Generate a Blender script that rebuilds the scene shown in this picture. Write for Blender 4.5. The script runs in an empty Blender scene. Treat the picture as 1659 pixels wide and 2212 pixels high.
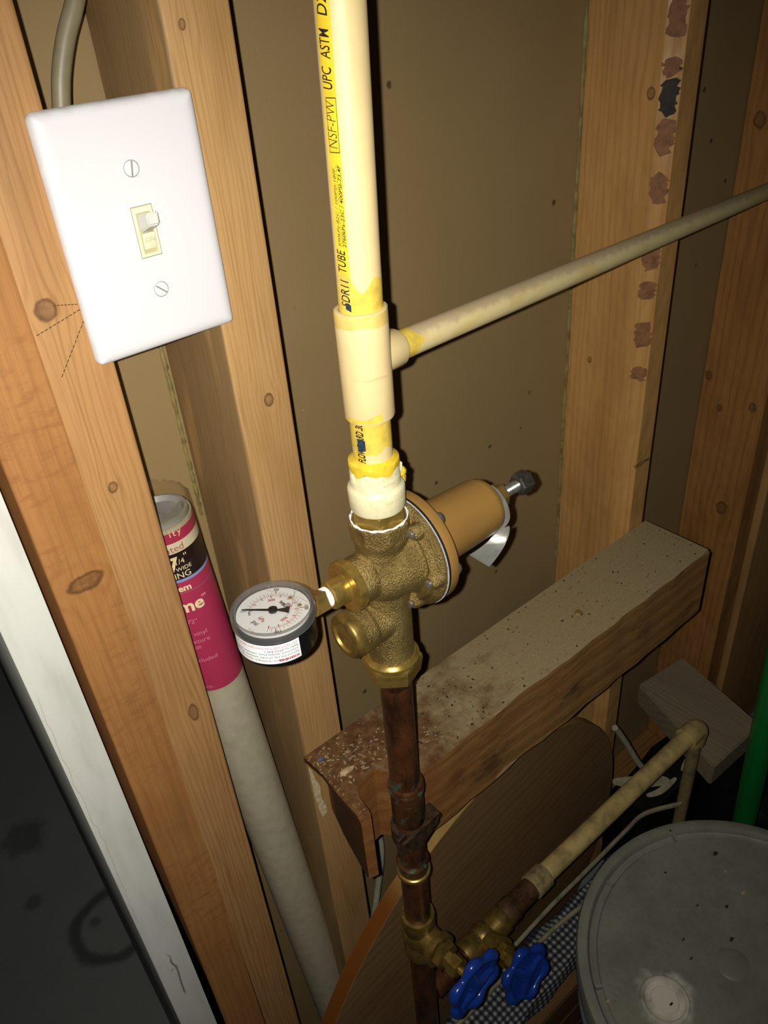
import bpy, bmesh, math, random
from mathutils import Vector, Matrix, Euler
PI = math.pi
C = bpy.context.scene.collection
SC = bpy.context.scene
rnd = random.Random(7)
H = 1.2                      # eye height: everything is written relative to the lens, then lifted by H

# ------------------------------------------------------------------ camera, world, light, exposure
R0 = Vector((0.7611, -0.6444, -0.0735)); R1 = Vector((-0.4096, -0.3896, -0.8249)); R2 = Vector((0.5029, 0.6580, -0.5605))
cd = bpy.data.cameras.new('camera'); cam = bpy.data.objects.new('camera', cd); C.objects.link(cam)
cd.sensor_fit = 'VERTICAL'; cd.sensor_height = 36; cd.lens = 1747.66 / 2212 * 36; cd.clip_start = .01
M = Matrix((R0, -R1, -R2)).transposed().to_4x4(); M.translation = Vector((0, 0, H)); cam.matrix_world = M
SC.camera = cam
w = bpy.data.worlds.new('dark_room'); SC.world = w; w.use_nodes = True
w.node_tree.nodes['Background'].inputs[0].default_value = (.9, .95, 1, 1)
w.node_tree.nodes['Background'].inputs[1].default_value = .006
ld = bpy.data.lights.new('phone_flash', 'SPOT'); flash = bpy.data.objects.new('phone_flash', ld); C.objects.link(flash)
ld.energy = 16.0; ld.spot_size = math.radians(108); ld.spot_blend = 1.0; ld.shadow_soft_size = .0022; ld.color = (1, .985, .93)
aim = (R2 + R0 * -.03 + R1 * .04).normalized()
flash.matrix_world = Matrix.Translation(Vector((0, 0, H)) + R0 * -.0115 - R1 * .001) @ aim.to_track_quat('-Z', 'Y').to_matrix().to_4x4()
SC.view_settings.view_transform = 'Standard'; SC.view_settings.look = 'None'
SC.view_settings.exposure = 0.0; SC.view_settings.gamma = 1.0; SC.view_settings.use_curve_mapping = False

# ------------------------------------------------------------------ materials
def s2l(h):
    h = h.lstrip('#'); v = [int(h[i:i + 2], 16) / 255 for i in (0, 2, 4)]
    return tuple(c / 12.92 if c <= .04045 else ((c + .055) / 1.055) ** 2.4 for c in v) + (1,)
class NT:
    def __init__(s, name):
        s.m = bpy.data.materials.new(name); s.m.use_nodes = True; s.t = s.m.node_tree; s.t.nodes.clear()
        s.out = s.n('ShaderNodeOutputMaterial')
    def n(s, ty, **kw):
        nd = s.t.nodes.new(ty)
        for k, v in kw.items(): setattr(nd, k, v)
        return nd
    def put(s, sock, v):
        if hasattr(v, 'is_linked') or isinstance(v, bpy.types.NodeSocket): s.t.links.new(v, sock)
        else: sock.default_value = v
    def obj(s, off=(0, 0, 0)):
        o = s.n('ShaderNodeTexCoord').outputs['Object']
        return s.vm('ADD', o, off) if any(off) else o
    def vm(s, op, a, b=None):
        nd = s.n('ShaderNodeVectorMath', operation=op); s.put(nd.inputs[0], a)
        if b is not None: s.put(nd.inputs[1], b)
        return nd.outputs['Value'] if op in ('LENGTH', 'DOT_PRODUCT', 'DISTANCE') else nd.outputs[0]
    def ma(s, op, a, b=0.0, c=None, clamp=False):
        nd = s.n('ShaderNodeMath', operation=op, use_clamp=clamp); s.put(nd.inputs[0], a); s.put(nd.inputs[1], b)
        if c is not None: s.put(nd.inputs[2], c)
        return nd.outputs[0]
    def noise(s, v, scale=5, det=3, rough=.5, dist=0):
        nd = s.n('ShaderNodeTexNoise'); s.put(nd.inputs['Vector'], v)
        for k, x in (('Scale', scale), ('Detail', det), ('Roughness', rough), ('Distortion', dist)): nd.inputs[k].default_value = x
        return nd.outputs['Fac']
    def voro(s, v, scale, feat='F1', rand=1):
        nd = s.n('ShaderNodeTexVoronoi', feature=feat); s.put(nd.inputs['Vector'], v)
        nd.inputs['Scale'].default_value = scale; nd.inputs['Randomness'].default_value = rand
        return nd.outputs['Distance']
    def step(s, f, lo, hi):     # smooth 0..1
        nd = s.n('ShaderNodeMapRange', interpolation_type='SMOOTHSTEP'); s.put(nd.inputs[0], f)
        nd.inputs[1].default_value = lo; nd.inputs[2].default_value = hi
        return nd.outputs[0]
    def ramp(s, f, stops, mode='LINEAR'):
        nd = s.n('ShaderNodeValToRGB'); s.put(nd.inputs[0], f); cr = nd.color_ramp; cr.interpolation = mode
        while len(cr.elements) < len(stops): cr.elements.new(.5)
        for e, (p, c) in zip(cr.elements, stops): e.position = p; e.color = c
        return nd.outputs[0]
    def mix(s, f, a, b, bt='MIX'):
        nd = s.n('ShaderNodeMix', data_type='RGBA', blend_type=bt); s.put(nd.inputs[0], f); s.put(nd.inputs[6], a); s.put(nd.inputs[7], b)
        return nd.outputs[2]
    def bump(s, h, strength=.3, dist=.001):
        nd = s.n('ShaderNodeBump'); s.put(nd.inputs['Height'], h); nd.inputs['Strength'].default_value = strength; nd.inputs['Distance'].default_value = dist
        return nd.outputs[0]
    def xyz(s, v):
        nd = s.n('ShaderNodeSeparateXYZ'); s.put(nd.inputs[0], v); return nd.outputs
    def bsdf(s, col, rough=.5, metal=0, normal=None, **kw):
        b = s.n('ShaderNodeBsdfPrincipled'); s.put(b.inputs['Base Color'], col); s.put(b.inputs['Roughness'], rough); s.put(b.inputs['Metallic'], metal)
        if normal is not None: s.put(b.inputs['Normal'], normal)
        for k, v in kw.items(): s.put(b.inputs[k.replace('_', ' ')], v)
        s.t.links.new(b.outputs[0], s.out.inputs[0]); return b

def plain(name, hexc, rough=.5, metal=0, var=.12, scale=60, bump=0, bscale=400, **kw):
    t = NT(name); v = t.obj(); c = s2l(hexc)
    d = tuple(x * (1 - var * 2.2) for x in c[:3]) + (1,)
    col = t.mix(t.step(t.noise(v, scale, 4, .6), .35, .75), c, d)
    nrm = t.bump(t.noise(v, bscale, 3), bump, .0006) if bump else None
    t.bsdf(col, rough, metal, nrm, **kw); return t.m

def wood(name, light, dark, axis=2, across=0, seed=0.0, knots=(), freq=330, rough=.55, rough_patch=0, stain=None, band=.55, grey=0, dent=0):
    """knots: (centre xyz, radius) in object space; rings bend round them."""
    t = NT(name); v = t.obj((seed, seed * .7, seed * 1.3)); v0 = t.obj()
    s = [1, 1, 1]; s[axis] = .055
    st = t.vm('MULTIPLY', v, tuple(s))
    co = t.xyz(v)
    warp = t.noise(st, 12, 2, .5)
    g = t.ma('ADD', co[across], t.ma('MULTIPLY', warp, .05))
    depth = 3 - axis - across
    g = t.ma('ADD', g, t.ma('MULTIPLY', co[depth], .3))
    c0 = t.xyz(v0); kmask = kcore = None
    for kn_ in knots:
        kc, kr = kn_[:2]; sc = [1, 1, 1]; sc[axis] = kn_[2] if len(kn_) > 2 else .75; sc[depth] = .12
        d = t.vm('LENGTH', t.vm('MULTIPLY', t.vm('SUBTRACT', v0, kc), tuple(sc)))
        push = t.ma('DIVIDE', (kr * 1.7) ** 2, t.ma('ADD', t.ma('POWER', d, 2.0), (kr * 1.7) ** 2))
        g = t.ma('SUBTRACT', g, t.ma('MULTIPLY', t.ma('MULTIPLY', t.ma('SUBTRACT', c0[across], kc[across]), push), .92))
        d = t.ma('ADD', d, t.ma('MULTIPLY', t.ma('SUBTRACT', t.noise(v0, 160, 3), .5), kr * .55))
        core = t.step(d, kr * 1.1, kr * .8); ring = t.ma('MULTIPLY', core, t.step(d, kr * .5, kr * .95))
        kcore = core if kcore is None else t.ma('MAXIMUM', kcore, core)
        kmask = ring if kmask is None else t.ma('MAXIMUM', kmask, ring)
    g = t.ma('ADD', g, t.ma('MULTIPLY', t.noise(st, 75, 3, .6), .014))
    rings = t.ma('SINE', t.ma('MULTIPLY', g, freq * 5))
    rings = t.ma('POWER', t.ma('MULTIPLY_ADD', rings, .5, .5), 3.0)
    rings = t.ma('MULTIPLY', rings, t.ma('MULTIPLY_ADD', t.noise(st, 90, 3, .6), 2.0, -.25))
    fib = t.noise(t.vm('MULTIPLY', v, tuple(900 if i != axis else 26 for i in range(3))), 1, 3, .6)
    blot = t.noise(t.vm('MULTIPLY', v, tuple(1 if i != axis else .25 for i in range(3))), 26, 3, .55)
    col = t.mix(t.ma('MULTIPLY', rings, band), s2l(light), s2l(dark))
    col = t.mix(t.step(fib, .45, .75), col, t.mix(.35, col, s2l(dark)))
    col = t.mix(t.ma('MULTIPLY', t.step(blot, .45, .75), .4), col, s2l(dark))
    if grey: col = t.mix(grey, col, s2l('8a8272'))
    if rough_patch:     # torn, saw-scuffed surface
        p = t.ma('MULTIPLY', t.step(t.noise(t.vm('MULTIPLY', v, (60, 60, 150)), 1, 4, .65), .48, .66), t.step(t.noise(v, 9, 2), .4, .6))
        col = t.mix(t.ma('MULTIPLY', p, rough_patch), col, s2l('8e5c34'))
    if stain: col = stain(t, v0, col)  # extra tone layer, used for the side face of one stud
    h = t.ma('ADD', fib, t.ma('MULTIPLY', rings, .25))
    if kcore is not None:
        kn = t.noise(v0, 300, 3)
        col = t.mix(t.ma('MULTIPLY', kcore, t.ma('MULTIPLY_ADD', kn, .9, .05)), col, s2l('5e3e26'))
        col = t.mix(t.ma('MULTIPLY', kmask, .7), col, s2l('4a2a14'))
    if dent:
        nd = t.n('ShaderNodeBump'); t.put(nd.inputs['Height'], t.noise(t.vm('MULTIPLY', v, (1, 1, .7)), 30, 2)); nd.inputs['Strength'].default_value = 1; nd.inputs['Distance'].default_value = dent
        n2 = t.n('ShaderNodeBump'); t.put(n2.inputs['Height'], h); n2.inputs['Strength'].default_value = .22; n2.inputs['Distance'].default_value = .0006; t.put(n2.inputs['Normal'], nd.outputs[0])
        t.bsdf(col, rough, 0, n2.outputs[0], Specular_IOR_Level=.5); return t.m
    t.bsdf(col, rough, 0, t.bump(h, .22, .0006), Specular_IOR_Level=.35); return t.m

# ------------------------------------------------------------------ mesh helpers
def bm_new(): return bmesh.new()
def box(bm, x0, x1, y0, y1, z0, z1, bev=0, seg=2):
    vs = [bm.verts.new((x, y, z)) for x in (x0, x1) for y in (y0, y1) for z in (z0, z1)]
    fs = [bm.faces.new([vs[i] for i in q]) for q in ((0, 1, 3, 2), (4, 6, 7, 5), (0, 4, 5, 1), (2, 3, 7, 6), (0, 2, 6, 4), (1, 5, 7, 3))]
    if bev:
        es = list({e for f in fs for e in f.edges})
        bmesh.ops.bevel(bm, geom=es, offset=bev, segments=seg, profile=.6, affect='EDGES')
    return bm
def frame(axis, up=None):
    a = Vector(axis).normalized(); u = Vector(up) if up else (Vector((0, 0, 1)) if abs(a.z) < .9 else Vector((1, 0, 0)))
    u = (u - a * u.dot(a)).normalized(); v = a.cross(u); return a, u, v
def lathe(bm, prof, org=(0, 0, 0), axis=(0, 0, 1), seg=40, phase=0, up=None, scal=None, arc=None):
    """prof: list of (s along axis, radius); capped at both ends"""
    a, u, v = frame(axis, up); o = Vector(org); rows = []
    for s, r in prof:
        if r < 1e-6: rows.append([bm.verts.new(o + a * s)]); continue
        row = []
        for k in range(seg):
            th = phase + 2 * PI * k / seg; rr = r * (scal(th) if scal else 1)
            row.append(bm.verts.new(o + a * s + u * (rr * math.cos(th)) + v * (rr * math.sin(th))))
        rows.append(row)
    for A, B in zip(rows, rows[1:]):
        for k in range(seg):
            k2 = (k + 1) % seg
            q = [A[k % len(A)], A[k2 % len(A)], B[k2 % len(B)], B[k % len(B)]]
            q = [p for i, p in enumerate(q) if p not in q[:i]]
            if len(q) > 2:
                try: bm.faces.new(q)
                except ValueError: pass
    if len(rows[0]) > 1: bm.faces.new(rows[0][::-1])
    if len(rows[-1]) > 1: bm.faces.new(rows[-1])
    return bm
def tube(bm, pts, rad, seg=14, closed=False, flat=1.0):
    pts = [Vector(p) for p in pts]; n = len(pts); rows = []; u = None
    for i, p in enumerate(pts):
        a = (pts[(i + 1) % n] - pts[i - 1]) if closed else (pts[min(i + 1, n - 1)] - pts[max(i - 1, 0)])
        a.normalize()
        if u is None: _, u, _ = frame(a)
        u = (u - a * u.dot(a)).normalized(); v = a.cross(u)
        r = rad[i] if isinstance(rad, (list, tuple)) else rad
        rows.append([bm.verts.new(p + u * (r * math.cos(2 * PI * k / seg)) + v * (r * flat * math.sin(2 * PI * k / seg))) for k in range(seg)])
    pairs = list(zip(rows, rows[1:])) + ([(rows[-1], rows[0])] if closed else [])
    for A, B in pairs:
        for k in range(seg): bm.faces.new((A[k], A[(k + 1) % seg], B[(k + 1) % seg], B[k]))
    if not closed: bm.faces.new(rows[0][::-1]); bm.faces.new(rows[-1])
    return bm
def smooth_path(pts, n=8):
    P = [Vector(p) for p in pts]; out = []
    for i in range(len(P) - 1):
        p0, p1, p2, p3 = P[max(i - 1, 0)], P[i], P[i + 1], P[min(i + 2, len(P) - 1)]
        for k in range(n):
            t = k / n
            out.append(.5 * ((2 * p1) + (p2 - p0) * t + (2 * p0 - 5 * p1 + 4 * p2 - p3) * t * t + (3 * p1 - p0 - 3 * p2 + p3) * t ** 3))
    out.append(P[-1]); return out
def prism(bm, poly, ext):
    """planar polygon (3-D points) extruded by vector ext"""
    e = Vector(ext); A = [bm.verts.new(p) for p in poly]; B = [bm.verts.new(Vector(p) + e) for p in poly]; n = len(A)
    bm.faces.new(A[::-1]); bm.faces.new(B)
    for i in range(n): bm.faces.new((A[i], A[(i + 1) % n], B[(i + 1) % n], B[i]))
    return bm
def blob(bm, c, r, seed=0, sub=1, sx=1, sy=1, sz=1):
    g = bmesh.ops.create_icosphere(bm, subdivisions=sub, radius=r); q = random.Random(seed)
    for v in g['verts']:
        k = 1 + (q.random() - .5) * .5; v.co = Vector((v.co.x * sx * k, v.co.y * sy * k, v.co.z * sz * k)) + Vector(c)
    return bm
ORG = {}; ROOT = {}
def props(o, label=None, cat=None, group=None, kind=None):
    for k, v in (('label', label), ('category', cat), ('group', group), ('kind', kind)):
        if v: o[k] = v
    return o
def thing(name, label, cat, loc, group=None, rot=None):
    o = bpy.data.objects.new(name, None); C.objects.link(o); o.location = Vector(loc) + Vector((0, 0, H)); o.empty_display_size = .02
    if rot is not None: o.rotation_euler = rot
    ORG[o.name] = Vector(loc); return props(o, label, cat, group)
def obj(name, bm, m, parent=None, base=None, ang=38, local=False, flat=False, label=None, cat=None, group=None, kind=None):
    if isinstance(bm, bpy.types.Mesh):
        t = bmesh.new(); t.from_mesh(bm); bm = t
    bmesh.ops.recalc_face_normals(bm, faces=bm.faces)
    if parent is None:
        if base is None:
            xs = [v.co for v in bm.verts]; base = (sum(v.x for v in xs) / len(xs), sum(v.y for v in xs) / len(xs), min(v.z for v in xs))
        org = Vector(base)
    else: org = ORG[parent.name]
    if not local: bmesh.ops.translate(bm, verts=bm.verts, vec=-org)
    if not flat:
        for f in bm.faces: f.smooth = True
        for e in bm.edges:
            if len(e.link_faces) == 2 and e.calc_face_angle(0) > math.radians(ang): e.smooth = False
    me = bpy.data.meshes.new(name); bm.to_mesh(me); bm.free()
    o = bpy.data.objects.new(name, me); C.objects.link(o)
    if m is not None: me.materials.append(m)
    if parent is None: o.location = org + Vector((0, 0, H))
    else: o.parent = parent
    ORG[o.name] = org
    return props(o, label, cat, group, kind)
def text_pts(s, size, shear=0, bold=0, align='LEFT', sub=1, spacing=1.0):
    cu = bpy.data.curves.new('t', 'FONT'); cu.body = s; cu.size = size; cu.shear = shear; cu.offset = bold; cu.align_x = align; cu.resolution_u = 3; cu.space_character = spacing
    o = bpy.data.objects.new('t', cu); C.objects.link(o); dg = bpy.context.evaluated_depsgraph_get(); dg.update()
    me = bpy.data.meshes.new_from_object(o.evaluated_get(dg)); bpy.data.objects.remove(o); bpy.data.curves.remove(cu)
    b = bmesh.new(); b.from_mesh(me); bpy.data.meshes.remove(me)
    if sub > 1:
        bmesh.ops.triangulate(b, faces=b.faces); bmesh.ops.subdivide_edges(b, edges=b.edges, cuts=sub - 1, use_grid_fill=True)
    b.verts.index_update(); v = [(p.co.x, p.co.y) for p in b.verts]; f = [[q.index for q in k.verts] for k in b.faces]; b.free(); return v, f
def add_text(bm, s, size, fn, **kw):
    v, f = text_pts(s, size, **kw); vs = [bm.verts.new(fn(x, y)) for x, y in v]
    for q in f:
        try: bm.faces.new([vs[i] for i in q])
        except ValueError: pass
    return bm
def on_cyl(r, phi, s, along=1, up_out=0):
    """map text on a cylinder about local Z; along=+1: text runs up the axis with letter tops towards decreasing angle seen from outside; 0: text runs round (left to right seen from outside)"""
    def fn(x, y):
        if along: th = phi - y / r; z = s + x * along
        else: th = phi + x / r; z = s + y
        return Vector((r * math.cos(th), r * math.sin(th), z))
    return fn
D = math.radians

# ------------------------------------------------------------------ shared materials
PINE_L, PINE_D = 'd0a05c', 'a06c30'
m_wall = None
def mat_wall():
    t = NT('drywall_paper'); v = t.obj()
    c = t.mix(t.noise(v, 7, 3), s2l('9c835a'), s2l('8c744c'))
    c = t.mix(t.ma('MULTIPLY', t.noise(v, 900, 2), .25), c, s2l('6a5638'))
    d = t.voro(v, 26); sp = t.ma('MULTIPLY', t.step(d, .085, .05), t.step(t.noise(v, 31, 1), .5, .55))
    c = t.mix(t.ma('MULTIPLY', sp, .75), c, s2l('2c2012'))
    d2 = t.voro(t.vm('ADD', v, (3, 1, 2)), 38); sp2 = t.ma('MULTIPLY', t.step(d2, .045, .02), t.step(t.noise(v, 17, 1), .52, .58))
    c = t.mix(sp2, c, s2l('a08c62'))
    t.bsdf(c, .62, 0, t.bump(t.noise(v, 500, 3), .12, .0005), Specular_IOR_Level=.3); return t.m
m_wall = mat_wall()
m_white = plain('white_plastic', 'dedbda', .3, var=.02, scale=30)
m_ivory = plain('ivory_plastic', 'ddd8b8', .35, var=.03)
m_cream = plain('cpvc_cream', 'd9c08a', .5, var=.04, scale=50)
m_adapter = plain('cpvc_pale', 'dcd2a8', .4, var=.07, scale=160)
m_dustpipe = None
m_yel = plain('yellow_stripe', 'e6c02c', .45, var=.06, scale=80)
m_primer = plain('yellow_primer', 'dbbc50', .3, var=.12, scale=160)
m_ink = plain('black_ink', '17130c', .6, var=0)
m_inkblue = plain('smeared_ink', '26384a', .6, var=.3, scale=600)
def mat_cast():
    t = NT('cast_brass'); v = t.obj(); n1 = t.noise(v, 1000, 3, .6); n2 = t.noise(v, 45, 3)
    c = t.mix(t.step(n2, .35, .7), s2l('a48c54'), s2l('7e683a')); c = t.mix(t.step(n1, .5, .75), c, s2l('66542c'))
    t.bsdf(c, t.ma('MULTIPLY_ADD', n1, .2, .28), .72, t.bump(n1, .8, .0016)); return t.m
m_cast = mat_cast()
m_brass = plain('machined_brass', 'b2924a', .30, .72, var=.15, scale=200, bump=.08, bscale=700)
m_dbrass = plain('dull_brass', '94783c', .42, .7, var=.25, scale=120, bump=.2, bscale=500)
m_steel = plain('steel', '98958e', .3, .75, var=.15, scale=300)
m_dsteel = plain('dark_steel', '625c54', .42, .7, var=.25, scale=150, bump=.2)
m_alu = plain('aluminium_tag', 'b9b6ac', .42, .55, var=.12, scale=90)
m_bonnet = plain('ochre_enamel', '96703a', .36, var=.05, scale=40)
m_black = plain('black_plastic', '0e0f10', .35, var=0, bump=.05)
m_rubber = plain('black_rubber', '0a0908', .7, var=0)
m_tape = plain('white_thread_tape', 'eeeae2', .7, var=.05, scale=300, bump=.4, bscale=900)
m_paper = plain('white_paper', 'f3f1ee', .6, var=.02)
m_red = plain('red_ink', 'b43a40', .6, var=0)
def mat_copper(name, greens=(), dark=.55):
    t = NT(name); v = t.obj(); n = t.noise(t.vm('MULTIPLY', v, (1, 1, .4)), 55, 4, .6)
    c = t.mix(t.step(n, .3, .72), s2l('6e4226'), s2l('2c1c12')); f2 = t.noise(v, 300, 3)
    c = t.mix(t.ma('MULTIPLY', t.step(f2, .55, .7), .5), c, s2l('1e140c'))
    met = .5
    z = t.xyz(v)[2]
    for (zc, hw) in greens:
        k = t.ma('ABSOLUTE', t.ma('SUBTRACT', z, zc)); k = t.ma('ADD', k, t.ma('MULTIPLY', t.ma('SUBTRACT', t.noise(v, 130, 3), .5), hw * 1.6))
        c = t.mix(t.ma('MULTIPLY', t.step(k, hw * 1.05, hw * .6), t.ma('MULTIPLY', t.step(t.noise(t.vm('ADD', v, (5, 3, 1)), 75, 3, .6), .48, .58), .85)), c, s2l('4f7c6a'))
    t.bsdf(c, .34, met, t.bump(f2, .25, .0006)); return t.m

# ------------------------------------------------------------------ structure
bm = bm_new(); box(bm, .0685, 1.9, .499, .512, -1.2, .7)
wall = obj('wall_back', bm, m_wall, base=(.5, .499, -1.2), kind='structure', label='brown paper-faced drywall sheet behind the open studs')
def mat_floor():
    t = NT('concrete'); v = t.obj(); c = t.mix(t.noise(v, 4, 5, .65), s2l('80827c'), s2l('666862'))
    c = t.mix(t.ma('MULTIPLY', t.noise(v, 300, 3), .3), c, s2l('565853'))
    d = t.vm('LENGTH', t.vm('MULTIPLY', t.vm('SUBTRACT', v, (.049, .849, 0)), (1, 1, 0)))
    d = t.ma('ADD', d, t.ma('MULTIPLY', t.ma('SUBTRACT', t.noise(v, 22, 3), .5), .02))
    ring = t.ma('MULTIPLY', t.step(d, .042, .053), t.step(d, .070, .058))
    c = t.mix(t.ma('MULTIPLY', ring, .75), c, s2l('2c2e2a'))
    for (cx, cy, r) in ((.0, 1.10, .05), (-.03, .97, .02), (.03, .87, .012)):
        d = t.vm('LENGTH', t.vm('MULTIPLY', t.vm('SUBTRACT', v, (cx, cy, 0)), (1, 1, 0)))
        d = t.ma('ADD', d, t.ma('MULTIPLY', t.ma('SUBTRACT', t.noise(v, 30, 3), .5), r))
        c = t.mix(t.ma('MULTIPLY', t.step(d, r, r * .4), .6), c, s2l('3a3c38'))
    t.bsdf(c, .8, 0, t.bump(t.noise(v, 120, 4), .3, .002)); return t.m
bm = bm_new(); box(bm, -1.5, 2.2, -1.2, 3.2, -1.26, -1.2)
obj('floor', bm, mat_floor(), base=(0, 0, -1.2), kind='structure', label='dark grey concrete floor with a dark ring stain')
# white door jamb
def mat_jamb():
    t = NT('white_paint'); v = t.obj(); c = t.mix(t.step(t.noise(t.vm('MULTIPLY', v, (1, 1, .2)), 60, 4), .4, .8), s2l('dcdacf'), s2l('c8c6ba'))
    x, y, z = t.xyz(v)
    for (a, ph, x0, z0, z1, wd, op) in ((.0022, 40, .0015, .47, .548, .0009, .8), (.0012, 30, -.008, .60, .86, .0003, .3)):
        line = t.ma('MULTIPLY_ADD', t.ma('SINE', t.ma('MULTIPLY', z, ph)), a, x0)
        k = t.ma('ABSOLUTE', t.ma('SUBTRACT', t.ma('SUBTRACT', x, line), t.ma('MULTIPLY', t.ma('SUBTRACT', t.noise(v, 60, 2), .5), .006)))
        k = t.ma('MULTIPLY', t.step(k, wd * 1.2, wd * .5), t.ma('MULTIPLY', t.step(z, z0, z0 + .01), t.step(z, z1, z1 - .02)))
        c = t.mix(t.ma('MULTIPLY', k, op), c, s2l('6a665e'))
    sp = t.step(t.voro(v, 45), .07, .04)
    c = t.mix(t.ma('MULTIPLY', t.ma('MULTIPLY', sp, t.step(t.noise(v, 20, 1), .55, .62)), .6), c, s2l('7e7a70'))
    t.bsdf(c, .5, 0, t.bump(t.noise(v, 300, 3), .15, .0006)); return t.m
bm = bm_new(); box(bm, .0345, .0625, .41, .518, -1.2, .7, .0012)
for v in bm.verts: v.co.x += .004 * max(0, (-.2 - v.co.z))
obj('trim_1', bm, mat_jamb(), base=(.048, .46, -1.2), kind='structure', label='white painted door jamb beside the double stud')

# ------------------------------------------------------------------ studs
def stud(x0, x1, y0, y1, label, m, shear=0, name='wall_stud', cat='stud'):
    bm = bm_new(); box(bm, x0, x1, y0, y1, -1.2, .7, .0022, 3)
    if shear:
        for v in bm.verts: v.co.x += shear * max(0., -.1 - v.co.z)
    return obj(name, bm, m, base=((x0 + x1) / 2, (y0 + y1) / 2, -1.2), label=label, cat=cat)
def rel(x0, x1, y0, y1, pts): return [((p[0] - (x0 + x1) / 2, p[1] - (y0 + y1) / 2, p[2] + 1.2), *p[3:]) for p in pts]
A1 = (.0655, .1025, .41, .498); A2 = (.1045, .1415, .41, .498); B = (.2075, .2465, .41, .498); Cc = (.642, .680, .41, .498); Dd = (.925, .963, .410, .498); Ee = (.968, 1.320, .402, .498)
stud(*A1, 'left rough board of the doubled studs, next to the white jamb, with an oval knot', wood('pine_rough', 'a97542', '7c5028', seed=1.3, knots=rel(*A1, [(.0890, .41, -.288, .0118, 1.9)]), freq=210, rough_patch=.65, band=.3), shear=.008)
stud(*A2, 'right board of the doubled studs, partly behind the switch plate, with round dark knot', wood('pine_a', 'b08352', '80572e', seed=2.1, knots=rel(*A2, [(.1147, .41, -.1295, .0056, .9), (.1205, .41, -.2365, .0030), (.128, .41, -.43, .0036, .4)]), freq=300, band=.5))
m_pencil = plain('pencil', '4a3020', .8, var=0)
sA = bpy.data.objects['wall_stud.001']
for (pa_, pb_, nd) in (((.1065, -.1405), (.1317, -.1340), 11), ((.1120, -.1650), (.1320, -.1395), 12), ((.1190, -.1285), (.1310, -.1313), 7)):
    pa_, pb_ = Vector((pa_[0], .41, pa_[1])), Vector((pb_[0], .41, pb_[1])); d_ = (pb_ - pa_) / nd; o_ = Vector((-d_.z, 0, d_.x)).normalized() * .00022; bm = bm_new()
    for k in range(nd):
        a_, b_ = pa_ + d_ * (k + .08), pa_ + d_ * (k + .80); prism(bm, [a_ - o_, b_ - o_, b_ + o_, a_ + o_], (0, -.0001, 0))
    obj('pencil_mark', bm, m_pencil, sA, kind='stuff')
def b_side_tone(t, v, col):  # weathered brown left face; its weaker light is also put into the colour
    x = t.xyz(v)[0]
    k = t.step(t.ma('ADD', x, t.ma('MULTIPLY', t.ma('SUBTRACT', t.noise(t.vm('MULTIPLY', v, (1, 1, .15)), 60, 3), .5), .006)), -.0182, -.0192)
    col = t.mix(t.ma('MULTIPLY', k, .6), col, s2l('7c6444'))
    return col
sB = stud(*B, 'narrow stud between the switch plate and the pale vertical pipe', wood('pine_b', 'b48c5a', '8a6434', seed=3.7, knots=rel(*B, [(.2303, .41, -.2225, .0036), (.2178, .41, -.0175, .0020)]), freq=420, band=.42, stain=b_side_tone))
bm = bm_new(); x0, x1, y0, y1 = Cc
prism(bm, [(x0, y1, -1.2), (x0, y0 + .0125, -1.2), (x0 + .0115, y0, -1.2), (x1 - .002, y0, -1.2), (x1, y0 + .002, -1.2), (x1, y1, -1.2)], (0, 0, 1.9))
mC = wood('pine_c', 'bb8c52', '8c6232', axis=2, across=1, seed=5.2, knots=rel(*Cc, [(.642, .4712, -.352, .0028), (.642, .430, -.105, .004), (.660, .41, -.46, .002)]), freq=160, band=.4, rough=.34, dent=.0035)
sC = obj('wall_stud', bm, mC, base=((x0 + x1) / 2, (y0 + y1) / 2, -1.2), label='right-hand stud with bark patches along its edge, behind the slanting pipe', cat='stud', ang=25)
m_bark = [plain('bark_dark', '2e2114', .7, var=.4, scale=120, bump=.5, bscale=300), plain('bark_brown', '8a5a34', .7, var=.22, scale=120, bump=.3, bscale=300)]
for k, (za, zb, mi) in enumerate(((.02, -.012, 0), (-.013, -.035, 0), (-.036, -.066, 1), (-.080, -.093, 1), (-.094, -.122, 0), (-.124, -.152, 1), (-.166, -.192, 1), (-.228, -.25, 1), (-.262, -.278, 1), (-.30, -.325, 1), (-.345, -.36, 1))):
    bm = bm_new(); q = random.Random(k); P = []
    L = 13
    for i in range(L):
        e = abs(2 * i / (L - 1) - 1) ** 4; P.append((min(.8, q.uniform(-.12, .16) + .30 * e), za + (zb - za) * i / (L - 1) + q.uniform(-.0015, .0015)))
    for i in range(L):
        e = abs(2 * i / (L - 1) - 1) ** 4; P.append((max(.2, 1 - q.uniform(-.12, .22) - .30 * e), zb + (za - zb) * i / (L - 1) + q.uniform(-.0015, .0015)))
    c0 = Vector((x0, y0 + .0125, 0)); c1 = Vector((x0 + .0115, y0, 0)); nrm = Vector((-.7, -.7, 0)) * .0007
    pts = [(c0.lerp(c1, min(1, max(0, u))) + Vector((0, 0, z)) - nrm * .3) for u, z in P]
    prism(bm, pts, nrm * 1.3); obj('bark_patch', bm, m_bark[mi], sC)
stud(*Dd, 'far right dark brown stud at the picture edge', wood('pine_d', 'a67440', '754a24', axis=2, across=1, seed=8.4, knots=rel(*Dd, [(.925, .490, -.475, .005), (.925, .468, -.515, .004), (.925, .480, -.171, .007), (.925, .425, -.50, .005), (.925, .44, -.66, .008)]), freq=120, band=.45, rough=.3, dent=.005))
stud(*Ee, 'wide dark plank standing right of the far right brown stud', wood('pine_e', 'b08450', '7c5630', axis=2, across=0, seed=3.3, freq=140, band=.4), name='wide_plank', cat='plank')
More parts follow.
